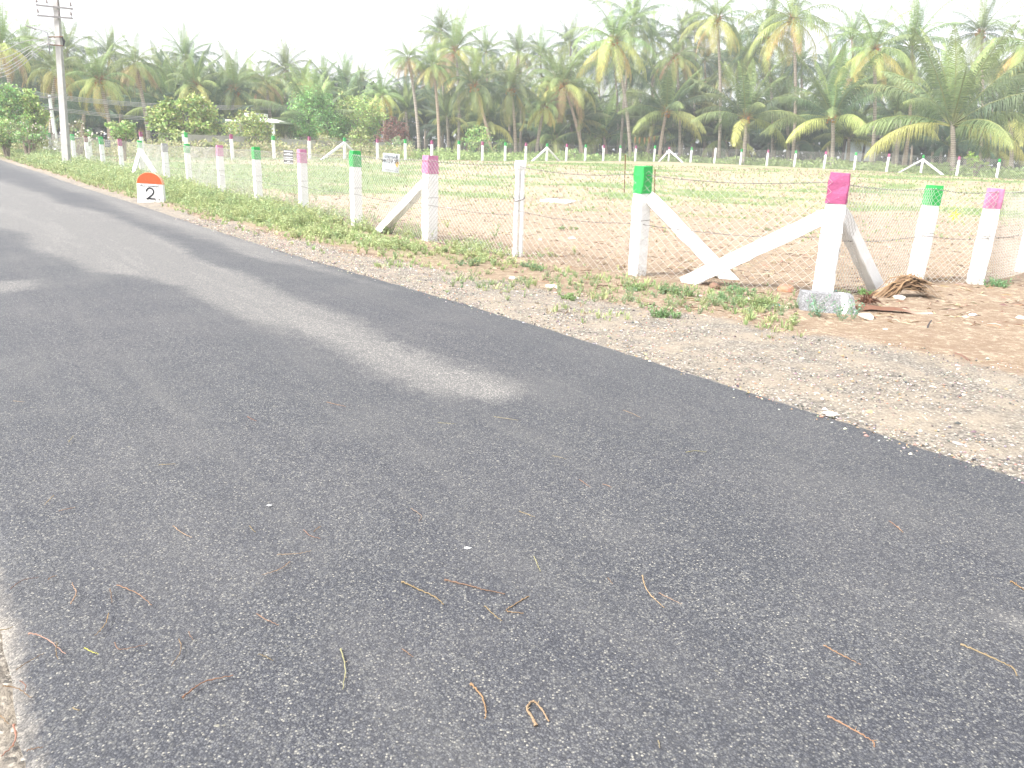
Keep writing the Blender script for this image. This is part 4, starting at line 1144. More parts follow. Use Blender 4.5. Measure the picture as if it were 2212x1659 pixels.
BG = (.20, .37, .13); LG = (.31, .44, .14); YG = (.38, .47, .16); OL = (.29, .34, .14)
bush('leafy_tree', 'bright yellow-green loose tree with thin pale branches right of the milestone', 400, 318, 57, [(358, 262, 32, 34), (412, 222, 34, 16), (440, 262, 34, 26), (392, 285, 42, 24), (360, 232, 12, 20)], .24, LG, 5200, YG, 7, 'tree', .06)
bush('leafy_tree', 'broad bright green tree, left of the reddish-brown bush', 690, 318, 74, [(677, 230, 40, 34), (700, 272, 58, 30), (655, 285, 34, 24)], .20, BG, 6500, (.22, .40, .11), 5, 'tree', .08)
bush('leafy_tree', 'yellow-green domed tree adjoining the bright green tree on its right', 770, 318, 76, [(772, 246, 52, 36), (745, 225, 22, 18), (798, 262, 26, 34), (760, 290, 40, 22)], .20, YG, 6000, LG, 5, 'tree', .08)
bush('dry_bush', 'rust-brown dead bush among the green ones', 850, 325, 74, [(850, 282, 26, 24), (838, 300, 22, 16), (866, 296, 18, 16)], .16, (.27, .155, .105), 2600, (.20, .11, .08), 7, 'shrub', .04)
bush('round_shrub', 'round olive shrub in front of the yellow-green domed tree', 778, 338, 66, [(776, 305, 24, 24), (782, 322, 22, 18)], .17, OL, 2000, YG, 5)
bush('feathery_bush', 'big willowy olive bush in front of the white-roofed shelter', 545, 338, 60, [(535, 288, 46, 40), (560, 304, 38, 26), (520, 315, 34, 18), (548, 262, 20, 16)], .17, OL, 5200, (.30, .33, .10), 7)
bush('round_shrub', 'yellow-green shrub beside a leaning palm trunk left of centre', 1034, 338, 77, [(1034, 298, 26, 30), (1040, 322, 22, 16)], .18, YG, 1700, BG, 5)
bush('feathery_bush', 'small flat-topped feathery bush between the electric pole and the milestone', 265, 318, 47, [(263, 272, 28, 12), (266, 288, 22, 14)], .13, LG, 2000, OL, 5)
bush('roadside_tree', 'tall light green bush cut off by the left edge above the road', 12, 318, 50, [(14, 205, 26, 24), (30, 238, 28, 28), (5, 240, 20, 30)], .15, BG, 4200, YG, 5, 'tree', .05)
bush('roadside_tree', 'light green bushy tree just left of the electric pole', 72, 320, 50, [(66, 222, 16, 22), (76, 248, 22, 24), (60, 272, 26, 18)], .15, (.24, .36, .08), 3600, YG, 5, 'tree', .05)
bush('round_shrub', 'low olive shrub at the left edge beside the road', 15, 335, 47, [(14, 282, 32, 22), (0, 300, 26, 18)], .13, OL, 2800, LG, 5)
bush('flowering_shrub', 'straggly shrub with pale flowers left of the electric pole', 60, 335, 46, [(52, 276, 26, 16), (82, 286, 20, 16), (60, 300, 36, 14)], .11, (.27, .29, .12), 1700, BG, 7, flower=((.55, .48, .42), 6))
bush('straggly_shrub', 'sparse twiggy shrub with white flower heads right of the electric pole', 165, 335, 48, [(170, 284, 22, 18), (190, 298, 24, 14), (215, 300, 20, 14)], .10, (.26, .23, .12), 800, BG, 9, flower=((.75, .70, .62), 12), limb=.02)
bush('grey_shrub', 'pale grey-green leafy shrub below the rust-brown bush', 862, 342, 70, [(862, 315, 26, 17), (835, 322, 18, 12)], .15, (.30, .36, .20), 1500, (.20, .28, .12), 6)
bush('grass_clump', 'dry tangled scrub in front of the low grey wall', 640, 340, 66, [(635, 318, 42, 16), (705, 312, 26, 18)], .14, (.36, .32, .20), 2400, (.22, .26, .11), 7, limb=.03)
bush('grass_clump', 'tall yellowish scrub left of the willowy bush', 440, 335, 55, [(445, 312, 40, 12), (405, 318, 20, 12)], .13, (.40, .38, .15), 1800, (.26, .32, .11), 6, limb=.02)
bush('sapling', 'pale lime sapling behind the far fence near the right edge', 2106, 372, 67, [(2104, 345, 15, 12), (2122, 357, 14, 8)], .16, (.36, .50, .12), 800, (.26, .40, .10), 4)
bush('sapling', 'small green seedling behind the far fence at the centre', 1240, 350, 82, [(1238, 330, 16, 8), (1212, 335, 10, 9)], .17, BG, 600, YG, 4)
bush('sapling', 'low seedling under the low dark centre palm', 1290, 352, 84, [(1288, 340, 14, 8)], .15, BG, 400, LG, 4)
bush('round_shrub', 'small green shrub at the foot of the full palm above the bamboo poles', 1085, 342, 80, [(1086, 322, 14, 20)], .17, (.17, .28, .09), 700, BG, 4)
# scrub along the far left boundary
rn = random.Random(5); mb = MB()
for i in range(2600):
    x = rn.uniform(-60, 900); Y = float(np.interp(x, [-60, 200, 400, 600, 900], [49, 52, 52, 58, 67]))+rn.uniform(-1.2, 2.5)
    p = at(x, 330, Y); z0 = T(p.x, p.y); p.z = z0+rn.random()**1.6*.95
    c = lerp((.28, .33, .13), (.46, .38, .24), rn.random())
    for _ in range(5): leaf_quad(mb, p+Vector((rn.gauss(0, .15), rn.gauss(0, .15), rn.gauss(0, .08))), .16, c, rn, -.6)
o = mb.build('scrub', M_WEED); tag(o, 'dry and green scrub growing along the foot of the far fence', 'scrub', kind='stuff')
# undergrowth under the palms behind the far fence
mb = MB()
for i in range(5200):
    x = rn.uniform(850, 2400); k = rn.random()
    j = float(np.interp(x, [f_[0] for f_ in FAR], FARY)); Y = j+.8+k*9
    p = at(x, 350, Y); z0 = T(p.x, p.y)
    p.z = z0+rn.random()**2*(.35+.5*(.5+noise.noise(Vector((x*.012, 0, 0)))))
    c = lerp((.20, .30, .09), (.36, .42, .17), rn.random())
    for _ in range(4): leaf_quad(mb, p+Vector((rn.gauss(0, .2), rn.gauss(0, .2), rn.gauss(0, .05))), .24, c, rn, -.7)
o = mb.build('undergrowth', M_WEED); tag(o, 'green grass and weeds growing under the palms behind the far fence', 'undergrowth', kind='stuff')

# husks hung on a line
a = at(1352, 291, 90); b = at(1432, 287, 90)
pts = [a.lerp(b, t)+Vector((0, 0, -1.0*.35*math.sin(PI*t))) for t in [k/12 for k in range(13)]]
wire(pts, .012, 'hanging_line', 'thin line strung between two palm trunks with dry husks on it', M_RUST, None, 'line')
for k in range(6):
    t = .12+.13*k+(.01 if k % 2 else 0); p = a.lerp(b, t)+Vector((0, 0, -.35*math.sin(PI*t)))
    mb = MB(); mb.tube([(0, 0, 0), (0, 0, -.12), (.02, 0, -.4), (0, 0, -.75)], [.02, .11, .12, .02], 6, lerp(ORG, BRN, .5)); o = mb.build('dry_husk', M_COL, None, p)
    tag(o, 'orange-brown dry husk hanging on the line between the palms', 'husk', 'dry husks hanging on a line')

# ------------------------------------------------------------------ vegetation near the road
def weed(mb, base, h, rn, col, sz=1.0):
    ns = rn.randint(4, 8)
    for s in range(ns):
        a = rn.uniform(0, 2*PI); sp = rn.uniform(.15, .7)*h; e = base+Vector((math.cos(a)*sp, math.sin(a)*sp, h*rn.uniform(.5, 1.0)))
        m_ = base.lerp(e, .5)+Vector((0, 0, h*.12)); mb.tube([base, m_, e], [.0035, .0025, .001], 3, lerp(col, (.3, .26, .12), .5), cap=False)
        nl = rn.randint(9, 15)
        for k in range(nl):
            t = .2+.8*k/nl; p = (base*(1-t)**2+m_*2*t*(1-t)+e*t*t)
            kk = rn.uniform(.7, 1.35); leaf_quad(mb, p, rn.uniform(.011, .021)*(1+h*1.5)*sz, tuple(c*kk for c in col), rn, .0)
def tuft(mb, base, h, rn, col, nb=9, spread=.5, wd=.004):
    for k in range(nb):
        a = rn.uniform(0, 2*PI); hh = h*rn.uniform(.5, 1.1); sp = spread*hh*rn.uniform(.3, 1.2)
        d = Vector((math.cos(a), math.sin(a), 0)); s = Vector((-d.y, d.x, 0))*wd*rn.uniform(.8, 1.6); b = base+d*rn.uniform(0, .03)
        m_ = b+d*sp*.4+Vector((0, 0, hh*.65)); t = b+d*sp+Vector((0, 0, hh*.9)); kk = rn.uniform(.7, 1.3)
        mb.add([b-s, b+s, m_+s*.8, m_-s*.8, t], [(0, 1, 2, 3), (3, 2, 4)], tuple(c*kk for c in col))
def verge_point(rn, ymin, ymax, dmin, dmax, dens=None):
    while True:
        y = ymin+(ymax-ymin)*rn.random(); d = rn.uniform(dmin, dmax); x = road_right(y)+d/.79
        return x, y, d
rn = random.Random(21); mw = MB(); mg = MB(); mdry = MB()
W1 = (.33, .44, .19); W2 = (.24, .36, .19); W3 = (.44, .48, .22)
cnt = 0
while cnt < 2600:
    y = 6.5+rn.random()**1.3*42; d = rn.gauss(2.15, .85)
    if d < .75: continue
    x = road_right(y)+d/.79
    dens = float(np.interp(y, [6.5, 9, 11, 14, 18, 24, 50], [.22, .42, .5, .65, .85, 1, 1]))
    if fbm(x, y, .9, 31)*(1.3 if y > 12 else .5)+.5 < (1-dens)*.95+rn.uniform(.1, .55): continue
    if d > 3.2 and rn.random() < .7: continue
    dm = math.hypot(x-gnd(327, 438).x, y-gnd(327, 438).y) if y > 18 and y < 24 else 9
    if dm < .45: continue
    h = rn.uniform(.08, .30)*float(np.interp(y, [6, 10, 14, 20, 40], [.55, .6, 1.15, 1.5, 2.0])) * (1 if dm > 1.6 else .6)
    weed(mw, Vector((x, y, T(x, y))), h, rn, lerp(lerp(W1, W2, rn.random()), W3, rn.random()*.9), .8+y/30); cnt += 1
for i in range(330):
    px_ = rn.uniform(960, 1730); py_ = 592+(px_-960)*.108+rn.gauss(4, 15)
    if rn.random() < .35 and px_ < 1250: continue
    g_ = gnd(px_, py_); weed(mw, Vector((g_.x, g_.y, T(g_.x, g_.y))), rn.uniform(.05, .15), rn, lerp((.20, .33, .20), (.33, .42, .18), rn.random()), .62)
o = mw.build('weeds', M_WEED); tag(o, 'green leafy weeds growing along the verge between road and fence', 'weeds', kind='stuff')
# grass and straw
def in_field(x, y): return road_dist(x, y) > .35
for i in range(42000):
    k = rn.random()
    if k < .45:
        y = 7+rn.random()**1.4*40; d = abs(rn.gauss(1.6, 1.2))+.35; x = road_right(y)+d/.79
        dens = float(np.interp(y, [6.5, 9, 12, 16, 50], [.35, .4, .6, 1, 1]))
        if fbm(x, y, 1.0, 11)+.45 < (1-dens)*1.0+rn.uniform(0, .35): continue
    else:
        Y = 11+rn.random()**1.3*58; x = rn.uniform(-.75, .72)*Y; y = Y
        if road_dist(x, y) < 3: continue
    g = field_masks(x, y)
    if y > far_y(x)+1: continue
    near_ = y < 20
    pgreen = g[1]
    if rn.random() < pgreen*1.1:
        tuft(mg, Vector((x, y, T(x, y))), rn.uniform(.05, .13)*(1 if y < 25 else 1.5), rn, lerp((.22, .31, .12), (.40, .43, .20), rn.random()), 6 if y > 25 else 8, .6, .004*(1+y/25))
    elif rn.random() < (.5 if near_ else .75)*(.4+g[2]):
        tuft(mdry, Vector((x, y, T(x, y))), rn.uniform(.03, .09)*(1 if y < 25 else 1.5), rn, lerp((.26, .20, .12), (.46, .39, .26), rn.random()), 5, 1.0, .004*(1+y/25))
o = mg.build('grass', M_WEED); tag(o, 'short green grass in the field and along the verge', 'grass', kind='stuff')
o = mdry.build('dry_grass', M_WEED); tag(o, 'dry straw-coloured grass scattered over the field', 'grass', kind='stuff')
# clods, chips and litter on the soil; gravel on the verge
def stone_verts(rn, s, flat_=.6, sub=0):
    vs = []; 
    ph = (1+5**.5)/2
    base = [(-1, ph, 0), (1, ph, 0), (-1, -ph, 0), (1, -ph, 0), (0, -1, ph), (0, 1, ph), (0, -1, -ph), (0, 1, -ph), (ph, 0, -1), (ph, 0, 1), (-ph, 0, -1), (-ph, 0, 1)]
    sx_, sy_ = rn.uniform(.75, 1.3), rn.uniform(.6, 1.0); a = rn.uniform(0, PI)
    for b in base:
        v = Vector(b).normalized()*rn.uniform(.72, 1.15); v = Vector((v.x*sx_, v.y*sy_, v.z*flat_))*s
        vs.append(Vector((v.x*math.cos(a)-v.y*math.sin(a), v.x*math.sin(a)+v.y*math.cos(a), v.z)))
    return vs
ICO = [(0, 11, 5), (0, 5, 1), (0, 1, 7), (0, 7, 10), (0, 10, 11), (1, 5, 9), (5, 11, 4), (11, 10, 2), (10, 7, 6), (7, 1, 8), (3, 9, 4), (3, 4, 2), (3, 2, 6), (3, 6, 8), (3, 8, 9), (4, 9, 5), (2, 4, 11), (6, 2, 10), (8, 6, 7), (9, 8, 1)]
OCT = [(0, 2, 4), (2, 1, 4), (1, 3, 4), (3, 0, 4), (2, 0, 5), (1, 2, 5), (3, 1, 5), (0, 3, 5)]
def pebble(mb, p, s, rn, col):
    a = rn.uniform(0, PI); c_, s_ = math.cos(a), math.sin(a)
    vs = []
    for q in ((1, 0, 0), (-1, 0, 0), (0, 1, 0), (0, -1, 0), (0, 0, 1), (0, 0, -1)):
        k = s*rn.uniform(.7, 1.2); x, y, z = q[0]*k, q[1]*k*.7, q[2]*k*.55; vs.append((p.x+x*c_-y*s_, p.y+x*s_+y*c_, p.z+z))
    mb.add(vs, OCT, col)
GC = [(.42, .37, .31), (.26, .23, .20), (.14, .13, .125), (.58, .55, .50), (.34, .22, .15), (.08, .078, .08), (.38, .31, .25)]
mb = MB()
for i in range(15000):
    y = 3.0+rn.random()**1.5*14; gw = float(np.interp(y, [0, 4, 6, 9, 12, 18], [4.2, 3.2, 2.4, 1.4, .85, .5])); d = rn.random()**1.1*gw*1.15+.0
    if rn.random() < .07: d = -abs(rn.gauss(0, .10))
    x = road_right(y)+d/.79
    if x > y*.75+1: continue
    z = T(x, y)+(min(.02, d*.03) if d > 0 else .012)
    pebble(mb, Vector((x, y, z+.003)), rn.uniform(.004, .013)*(1 if rn.random() < .93 else 1.9), rn, tuple(c*rn.uniform(.8, 1.15) for c in rn.choice(GC)))
o = mb.build('gravel', M_COL); tag(o, 'loose gravel along the edge of the asphalt', 'gravel', kind='stuff')
mb = MB()
for i in range(20000):
    Y = 8+rn.random()**1.2*26; x = rn.uniform(-.7, .75)*Y
    if road_dist(x, Y) < 1.6: continue
    z = T(x, Y); s = rn.uniform(.008, .03)*(1 if rn.random() < .93 else 2.2)
    if rn.random() < .45: pebble(mb, Vector((x, Y, z+s*.2)), s, rn, tuple(c*rn.uniform(.85, 1.1) for c in rn.choice([(.36, .26, .185), (.42, .32, .23), (.55, .49, .41), (.22, .14, .10), (.16, .10, .075)])))
    else:
        a = rn.uniform(0, PI); l = rn.uniform(.03, .12); d = Vector((math.cos(a), math.sin(a), 0))
        p = Vector((x, Y, z+.012)); mb.tube([p-d*l, p+Vector((0, 0, rn.uniform(0, .02))), p+d*l], [.004, .006, .003], 3, tuple(c*rn.uniform(.8, 1.1) for c in rn.choice([(.30, .21, .13), (.12, .075, .05), (.46, .38, .27), (.09, .06, .045)])), cap=False)
o = mb.build('debris', M_COL); tag(o, 'small clods, chips and plant litter strewn over the dry soil', 'litter', kind='stuff')
# grit on the asphalt
mb = MB()
for i in range(2400):
    y = 1.6+rn.random()**1.7*9; d = -rn.random()*4.6; x = road_right(y)+d/.79
    c = rn.choice([(.42, .39, .27), (.33, .33, .31), (.45, .44, .38), (.45, .40, .24)])
    pebble(mb, Vector((x, y, .032)), rn.uniform(.0007, .0017), rn, c)
o = mb.build('grit', M_COL); tag(o, 'pale grit specks lying on the dark asphalt', 'grit', kind='stuff')

# single plants one could point to
def lone_weed(px, py, h, n, col, label, seed):
    g = gnd(px, py); rn = random.Random(seed); mb = MB()
    for _ in range(n): weed(mb, Vector((rn.gauss(0, h*.45), rn.gauss(0, h*.3), 0)), h*rn.uniform(.6, 1.0), rn, col)
    o = mb.build('weed_plant', M_WEED, None, g); tag(o, label, 'weed')
lone_weed(1017, 578, .15, 5, (.14, .24, .13), 'small blue-green weed below the white stone near the bamboo poles', 1)
lone_weed(1132, 580, .14, 5, (.15, .25, .14), 'small weed just right of the foot of the bamboo poles', 2)
lone_weed(1029, 568, .10, 4, (.18, .30, .12), 'little bright weed beside a larger blue-green one', 3)
lone_weed(1170, 588, .15, 5, (.16, .26, .12), 'feathery weed between the bamboo poles and the green-topped post', 4)
lone_weed(1790, 686, .30, 6, (.14, .27, .17), 'upright blue-green weed in front of the grey stone block', 5)
lone_weed(2150, 622, .19, 9, (.15, .28, .13), 'bushy weed at the foot of the pink-topped post by the right edge', 6)
lone_weed(1366, 632, .15, 8, (.20, .34, .12), 'broad-leaved weed below the big green-topped post', 7)
lone_weed(1450, 640, .22, 9, (.20, .32, .15), 'tall thin weed below the crossing braces', 8)
lone_weed(1575, 655, .16, 10, (.17, .29, .13), 'spreading weed left of the blue litter', 9)
lone_weed(1640, 668, .19, 10, (.24, .33, .13), 'grassy weed beside the blue litter', 10)
lone_weed(1660, 500, .10, 4, (.2, .3, .12), 'tiny weed in the field behind the long brace', 11)
lone_weed(1240, 498, .12, 5, (.26, .34, .14), 'small weed tuft in the bare field right of the bamboo poles', 12)
lone_weed(1213, 497, .10, 5, (.2, .3, .12), 'low weed tuft beside a curved dark stick in the field', 13)
lone_weed(714, 415, .16, 4, (.16, .28, .12), 'dark weed in the field above the low brace', 14)
lone_weed(1865, 640, .13, 5, (.2, .38, .12), 'fresh green sprout between the root clump and the brace foot', 15)
lone_weed(1590, 640, .2, 9, (.15, .27, .12), 'green weeds by the foot of the crossing braces', 16)
lone_weed(1440, 690, .16, 9, (.16, .3, .12), 'low weeds on the verge in front of the green-topped post', 17)
lone_weed(1225, 650, .12, 8, (.22, .33, .13), 'sparse weeds on the verge left of the green-topped post', 18)
# little yellow star on the mesh
g = at(2062, 465, 11.9); mb = MB()
for k in range(6): a = k*PI/3+.3; d = Vector((math.cos(a), 0, math.sin(a))); s = Vector((-d.z, 0, d.x)); mb.add([(0, 0, 0), d*.045+s*.014, d*.10, d*.045-s*.014], [(0, 1, 2, 3)], (.80, .70, .06))
o = mb.build('yellow_flower', M_COL, None, g); tag(o, 'small yellow star-shaped flower caught in the mesh at the right', 'flower')

# ------------------------------------------------------------------ stones and litter
def rock(px, py, wpx, col, label, name='stone', flat_=.55, seed=0, sink=.25):
    g = gnd(px, py); k = math.hypot(g.x, g.y)/FPX; s = wpx*k/2.1; rn = random.Random(seed or int(px*3+py))
    vs = stone_verts(rn, s, flat_)
    # one subdivision for a broken outline
    F2 = []; V2 = list(vs); cache = {}
    def mid(a, b):
        q = (min(a, b), max(a, b))
        if q not in cache: cache[q] = len(V2); m_ = (V2[a]+V2[b])/2; V2.append(m_*rn.uniform(1.02, 1.16))
        return cache[q]
    for (a, b, c) in ICO: x, y, z = mid(a, b), mid(b, c), mid(c, a); F2 += [(a, x, z), (b, y, x), (c, z, y), (x, y, z)]
    mb = MB(); mb.add(V2, F2, [tuple(c_*rn.uniform(.85, 1.1) for c_ in col) for _ in V2])
    o = mb.build(name, M_ROCK, None, g+Vector((0, 0, s*flat_*(1-sink)*.6))); tag(o, label, 'stone')
WS = (.60, .56, .50); OS = (.34, .20, .125); GS = (.30, .28, .25); BS = (.20, .125, .09)
rock(1695, 634, 52, OS, 'large orange boulder between the crossing braces and the corner post', 'boulder', .6)
rock(1543, 626, 40, BS, 'brown boulder under the crossing braces', 'boulder', .6)
rock(1742, 655, 24, (.17, .14, .12), 'dark brown rock left of the grey stone block', 'boulder', .5)
rock(1820, 634, 18, BS, 'small brown rock behind the grey stone block', 'stone')
rock(1940, 648, 34, WS, 'white stone under the dry palm litter', 'stone', .5)
rock(2100, 684, 20, WS, 'white stone near the right edge left of a small orange one')
rock(2155, 680, 12, (.60, .22, .12), 'small brick-red stone near the right edge')
rock(2207, 692, 28, WS, 'white stone cut off by the right edge', 'stone', .45)
rock(2086, 688, 15, WS, 'small flat white stone below right of the dry palm litter')
rock(2043, 703, 11, WS, 'tiny white stone right of the short dark stick')
rock(1018, 544, 25, WS, 'white angular stone left of the bamboo poles')
rock(1166, 520, 14, WS, 'white lump in the field just right of the bamboo poles')
rock(1154, 550, 12, WS, 'small pale stone by the foot of the bamboo poles')
rock(1126, 520, 14, WS, 'pale stone touching the bamboo poles from the left in the field')
rock(1235, 518, 26, WS, 'flat white stone in the field right of the bamboo poles', 'stone', .35)
rock(1108, 605, 32, WS, 'flat white stone on the verge below the bamboo poles', 'stone', .35)
rock(1195, 622, 44, (.66, .58, .48), 'flat pale slab on the verge left of the green-topped post', 'stone', .3)
rock(1067, 583, 16, (.66, .56, .40), 'small buff stone below left of the bamboo poles')
rock(1793, 897, 34, WS, 'flat white stone on the gravel touching the asphalt edge', 'stone', .3)
rock(1879, 893, 22, (.60, .35, .20), 'orange stone on the gravel verge')
rock(1763, 852, 13, WS, 'small white stone on the gravel verge, uppermost of the white ones')
rock(1988, 933, 15, WS, 'white pebble on the gravel right of the orange stone')
rock(2080, 858, 17, (.66, .58, .48), 'buff stone on the gravel near the right edge')
rock(2000, 903, 13, (.70, .64, .56), 'pale pebble above the white pebble on the gravel')
rock(1814, 844, 16, (.50, .29, .19), 'brownish red stone on the gravel above the orange one')
rock(1730, 779, 20, (.60, .40, .24), 'tan stone on the sandy verge below the grey block')
rock(1776, 864, 14, (.68, .62, .54), 'pale stone just above the flat white one by the asphalt')
rock(2068, 960, 26, (.42, .40, .39), 'flat grey stone on the gravel by the asphalt edge at right', 'stone', .25)
rock(1988, 1004, 20, (.62, .60, .56), 'light grey flat stone partly on the asphalt edge', 'stone', .25)
rock(1912, 716, 18, (.66, .58, .46), 'buff stone below the bark strip')
rock(1660, 703, 26, (.60, .44, .30), 'flat tan stone on the verge below the blue litter', 'stone', .35)
rock(1698, 668, 18, (.66, .60, .52), 'pale stone just right of the blue litter')
rock(1375, 700, 16, (.66, .58, .46), 'buff stone on the sandy verge below the green-topped post')
rock(1510, 642, 16, WS, 'white stone at the left foot of the long brace')
rock(1430, 500, 14, BS, 'brown stone in the field between the two big posts')
rock(1870, 590, 18, WS, 'white stone in the field behind the corner brace')
rock(1440, 415, 10, (.6, .35, .22), 'small orange stone in the field behind the green-topped post')
rock(600, 482, 14, (.62, .36, .24), 'orange stone in the weeds below the small notice')
rock(820, 520, 14, WS, 'white stone by the foot of the green-topped post left of the low brace')
rock(970, 452, 14, WS, 'white stone in the bare field right of the pink-topped post with one brace')

# grey stone block leaning at the corner post
def block():
    g = gnd(1784, 674); mb = MB(); rn = random.Random(3); n = 7; k = math.hypot(g.x, g.y)/FPX
    W_, D_, H_ = 104*k, .27, .25
    vs = []; nx, nz = 9, 4
    def P(i, j, front):
        x = -W_/2+W_*i/nx; z = H_*j/nz
        x += -.05*(j/nz-.5)*(-1 if i == 0 else 1)*(.6 if i in (0, nx) else 0)
        y = (-D_/2+.10*(j/nz)) if front else D_/2
        z2 = z*(1-.18*(i/nx))
        return Vector((x+rn.uniform(-.008, .008), y+rn.uniform(-.008, .008), z2+rn.uniform(-.006, .006)))
    for fr in (True, False):
        for j in range(nz+1):
            for i in range(nx+1): vs.append(P(i, j, fr))
    m_ = nx+1; o2 = (nz+1)*m_; fs = []
    for j in range(nz):
        for i in range(nx): a = j*m_+i; fs.append((a, a+1, a+m_+1, a+m_)); fs.append((o2+a+1, o2+a, o2+a+m_, o2+a+m_+1))
    for i in range(nx): fs.append((nz*m_+i, nz*m_+i+1, o2+nz*m_+i+1, o2+nz*m_+i)); fs.append((i+1, i, o2+i, o2+i+1))
    for j in range(nz): fs.append((j*m_+m_, j*m_, o2+j*m_, o2+j*m_+m_)); fs.append((j*m_+nx, j*m_+nx+m_, o2+j*m_+nx+m_, o2+j*m_+nx))
    mb.add(vs, fs)
    m = NT('speckled_granite'); tc = m.n('TexCoord').outputs['Object']
    c = m.mix(m.g(m.noise(70, 3, .7, 0, tc), .4, .65), (.14, .143, .15), (.34, .34, .35)); sep = m.n('SeparateXYZ'); m.l(tc, sep.inputs[0])
    band = m.math('ADD', sep.outputs[0], m.math('MULTIPLY', m.noise(12, 4, .7, 0, tc), .10))
    st = m.ramp(band, [(.0, (0, 0, 0)), (.185, (0, 0, 0)), (.2, (1, 1, 1)), (.235, (1, 1, 1)), (.25, (0, 0, 0))])
    c = m.mix(st, c, (.78, .78, .76)); m.color(c); m.rough(.9, .1); m.bump(m.noise(45, 5, .7, 0, tc), .9, .012)
    o = mb.build('stone_block', m.m, None, g+Vector((0, 0, -.02))); o.rotation_euler = (0, R_(-3), R_(-8)); tag(o, 'speckled grey granite block with a splash of white paint below the corner post', 'stone')
block()
# dry palm litter, root clump, bark strip
g = gnd(1957, 644); mb = MB(); rn = random.Random(8)
for i in range(150):
    a = rn.uniform(-.2, PI+.2); L_ = rn.uniform(.22, .50); c = lerp((.30, .20, .115), (.13, .08, .05), rn.random())
    p0 = Vector((rn.uniform(-.10, .12), rn.uniform(-.1, .1), rn.uniform(.12, .30))); s = -1 if rn.random() < .45 else 1
    p2 = Vector((s*L_*rn.uniform(.6, 1.0), rn.uniform(-.22, .12), .01)); m_ = (p0+p2)/2+Vector((0, 0, rn.uniform(.03, .09)))
    w_ = Vector((0, 1, .6)).normalized()*rn.uniform(.005, .013)
    mb.add([p0-w_, p0+w_, m_+w_, m_-w_, p2+w_*.4, p2-w_*.4], [(0, 1, 2, 3), (3, 2, 4, 5)], c)
o = mb.build('palm_litter', M_COL, None, g); tag(o, 'heap of dry brown palm leaf strips beside the green-topped post', 'dry leaves')
g = gnd(1872, 664); mb = MB()
for i in range(130):
    a = rn.uniform(0, 2*PI); e = rn.uniform(-.4, 1.4); d = Vector((math.cos(a)*math.cos(e), math.sin(a)*math.cos(e)*.7, abs(math.sin(e)))); l = rn.uniform(.07, .17)
    o0 = Vector((rn.uniform(-.04, .04), 0, .05)); mb.tube([o0, o0+d*l*.6+Vector((0, 0, .02)), o0+d*l+Vector((rn.uniform(-.03, .03), 0, -.02))], [.006, .005, .002], 3, lerp((.22, .11, .07), (.10, .055, .04), rn.random()), cap=False)
o = mb.build('root_clump', M_COL, None, g); tag(o, 'tangled clump of reddish-brown palm roots right of the grey stone block', 'roots')
a = gnd(1850, 672); b = gnd(2012, 684); mb = MB(); n = 14; vs = []; cs = []
for i in range(n+1):
    t = i/n; p = (b-a)*t; p.z = .035+.045*math.sin(PI*t*1.15)*(1-t)+.008*math.sin(t*14); w_ = .085*(1-.75*t)+.012
    for (oy, oz) in ((-1, -.3), (-.35, .35), (.45, .3), (1, -.35)): vs.append((p.x, p.y+oy*w_, p.z+oz*w_*.6)); cs.append(lerp((.15, .08, .055), (.42, .35, .29), max(0, t-.55)*2))
fs = [(i*4+k, i*4+(k+1) % 4, i*4+4+(k+1) % 4, i*4+4+k) for i in range(n) for k in range(4)]+[(0, 1, 2, 3), (n*4+3, n*4+2, n*4+1, n*4)]
mb.add(vs, fs, cs); o = mb.build('bark_strip', M_COL, None, a); tag(o, 'long curled strip of brown palm bark with a pale tip', 'bark')
g = gnd(1876, 694); mb = MB(); mb.add([(-.09, .07, .07), (.03, .08, .075), (.015, -.05, .015), (.05, .0, .05), (-.09, .08, .045), (.03, .09, .05), (.015, -.04, .0)], [(0, 1, 3), (0, 3, 2), (4, 6, 5), (0, 2, 6, 4), (2, 3, 1, 5, 6), (0, 4, 5, 1)], (.62, .55, .48)); o = mb.build('husk_shard', M_COL, None, g); tag(o, 'pale pointed shard of husk under the bark strip', 'husk')
def litter(px, py, s, col, label, seed):
    g = gnd(px, py); rn = random.Random(seed); mb = MB()
    for k in range(9):
        c = Vector((rn.gauss(0, s*.4), rn.gauss(0, s*.3), rn.uniform(.005, s*.4))); u = Vector((rn.uniform(-1, 1), rn.uniform(-1, 1), rn.uniform(-.5, .8))).normalized()*s*.45; v = u.cross(Vector((rn.random(), rn.random(), 1))).normalized()*s*.3
        mb.add([c-u, c+v, c+u, c-v+Vector((0, 0, .01))], [(0, 1, 2, 3)], col)
    o = mb.build('plastic_scrap', M_COL, None, g); tag(o, label, 'litter')
litter(1674, 664, .07, (.06, .52, .62), 'crumpled bright blue plastic scrap at the foot of the mesh', 1)
litter(1690, 665, .045, (.75, .76, .80), 'tiny white plastic scrap beside the blue one', 2)
litter(1806, 634, .06, (.10, .60, .58), 'turquoise plastic scrap on top behind the grey stone block', 3)
def stick(pts, r_, label, col, name='stick', up=.01, group=None, cat='stick'):
    P = [gnd(*p) for p in pts]; b = P[0].copy(); mb = MB(); L_ = [p-b+Vector((0, 0, up+(h if isinstance(h, float) else 0))) for p, h in zip(P, [0.]*len(P))]
    mb.tube(catmull(L_, 5) if len(L_) > 2 else L_, r_, 5, col); o = mb.build(name, M_COL, None, b); tag(o, label, cat, group)
stick([(1215, 553), (1240, 565), (1259, 579)], .011, 'curved dark stick lying in the field near the bamboo poles', (.13, .10, .09))
stick([(1178, 430), (1215, 427), (1264, 422)], .022, 'straight dark stick lying behind the pale board in the field', (.20, .15, .14))
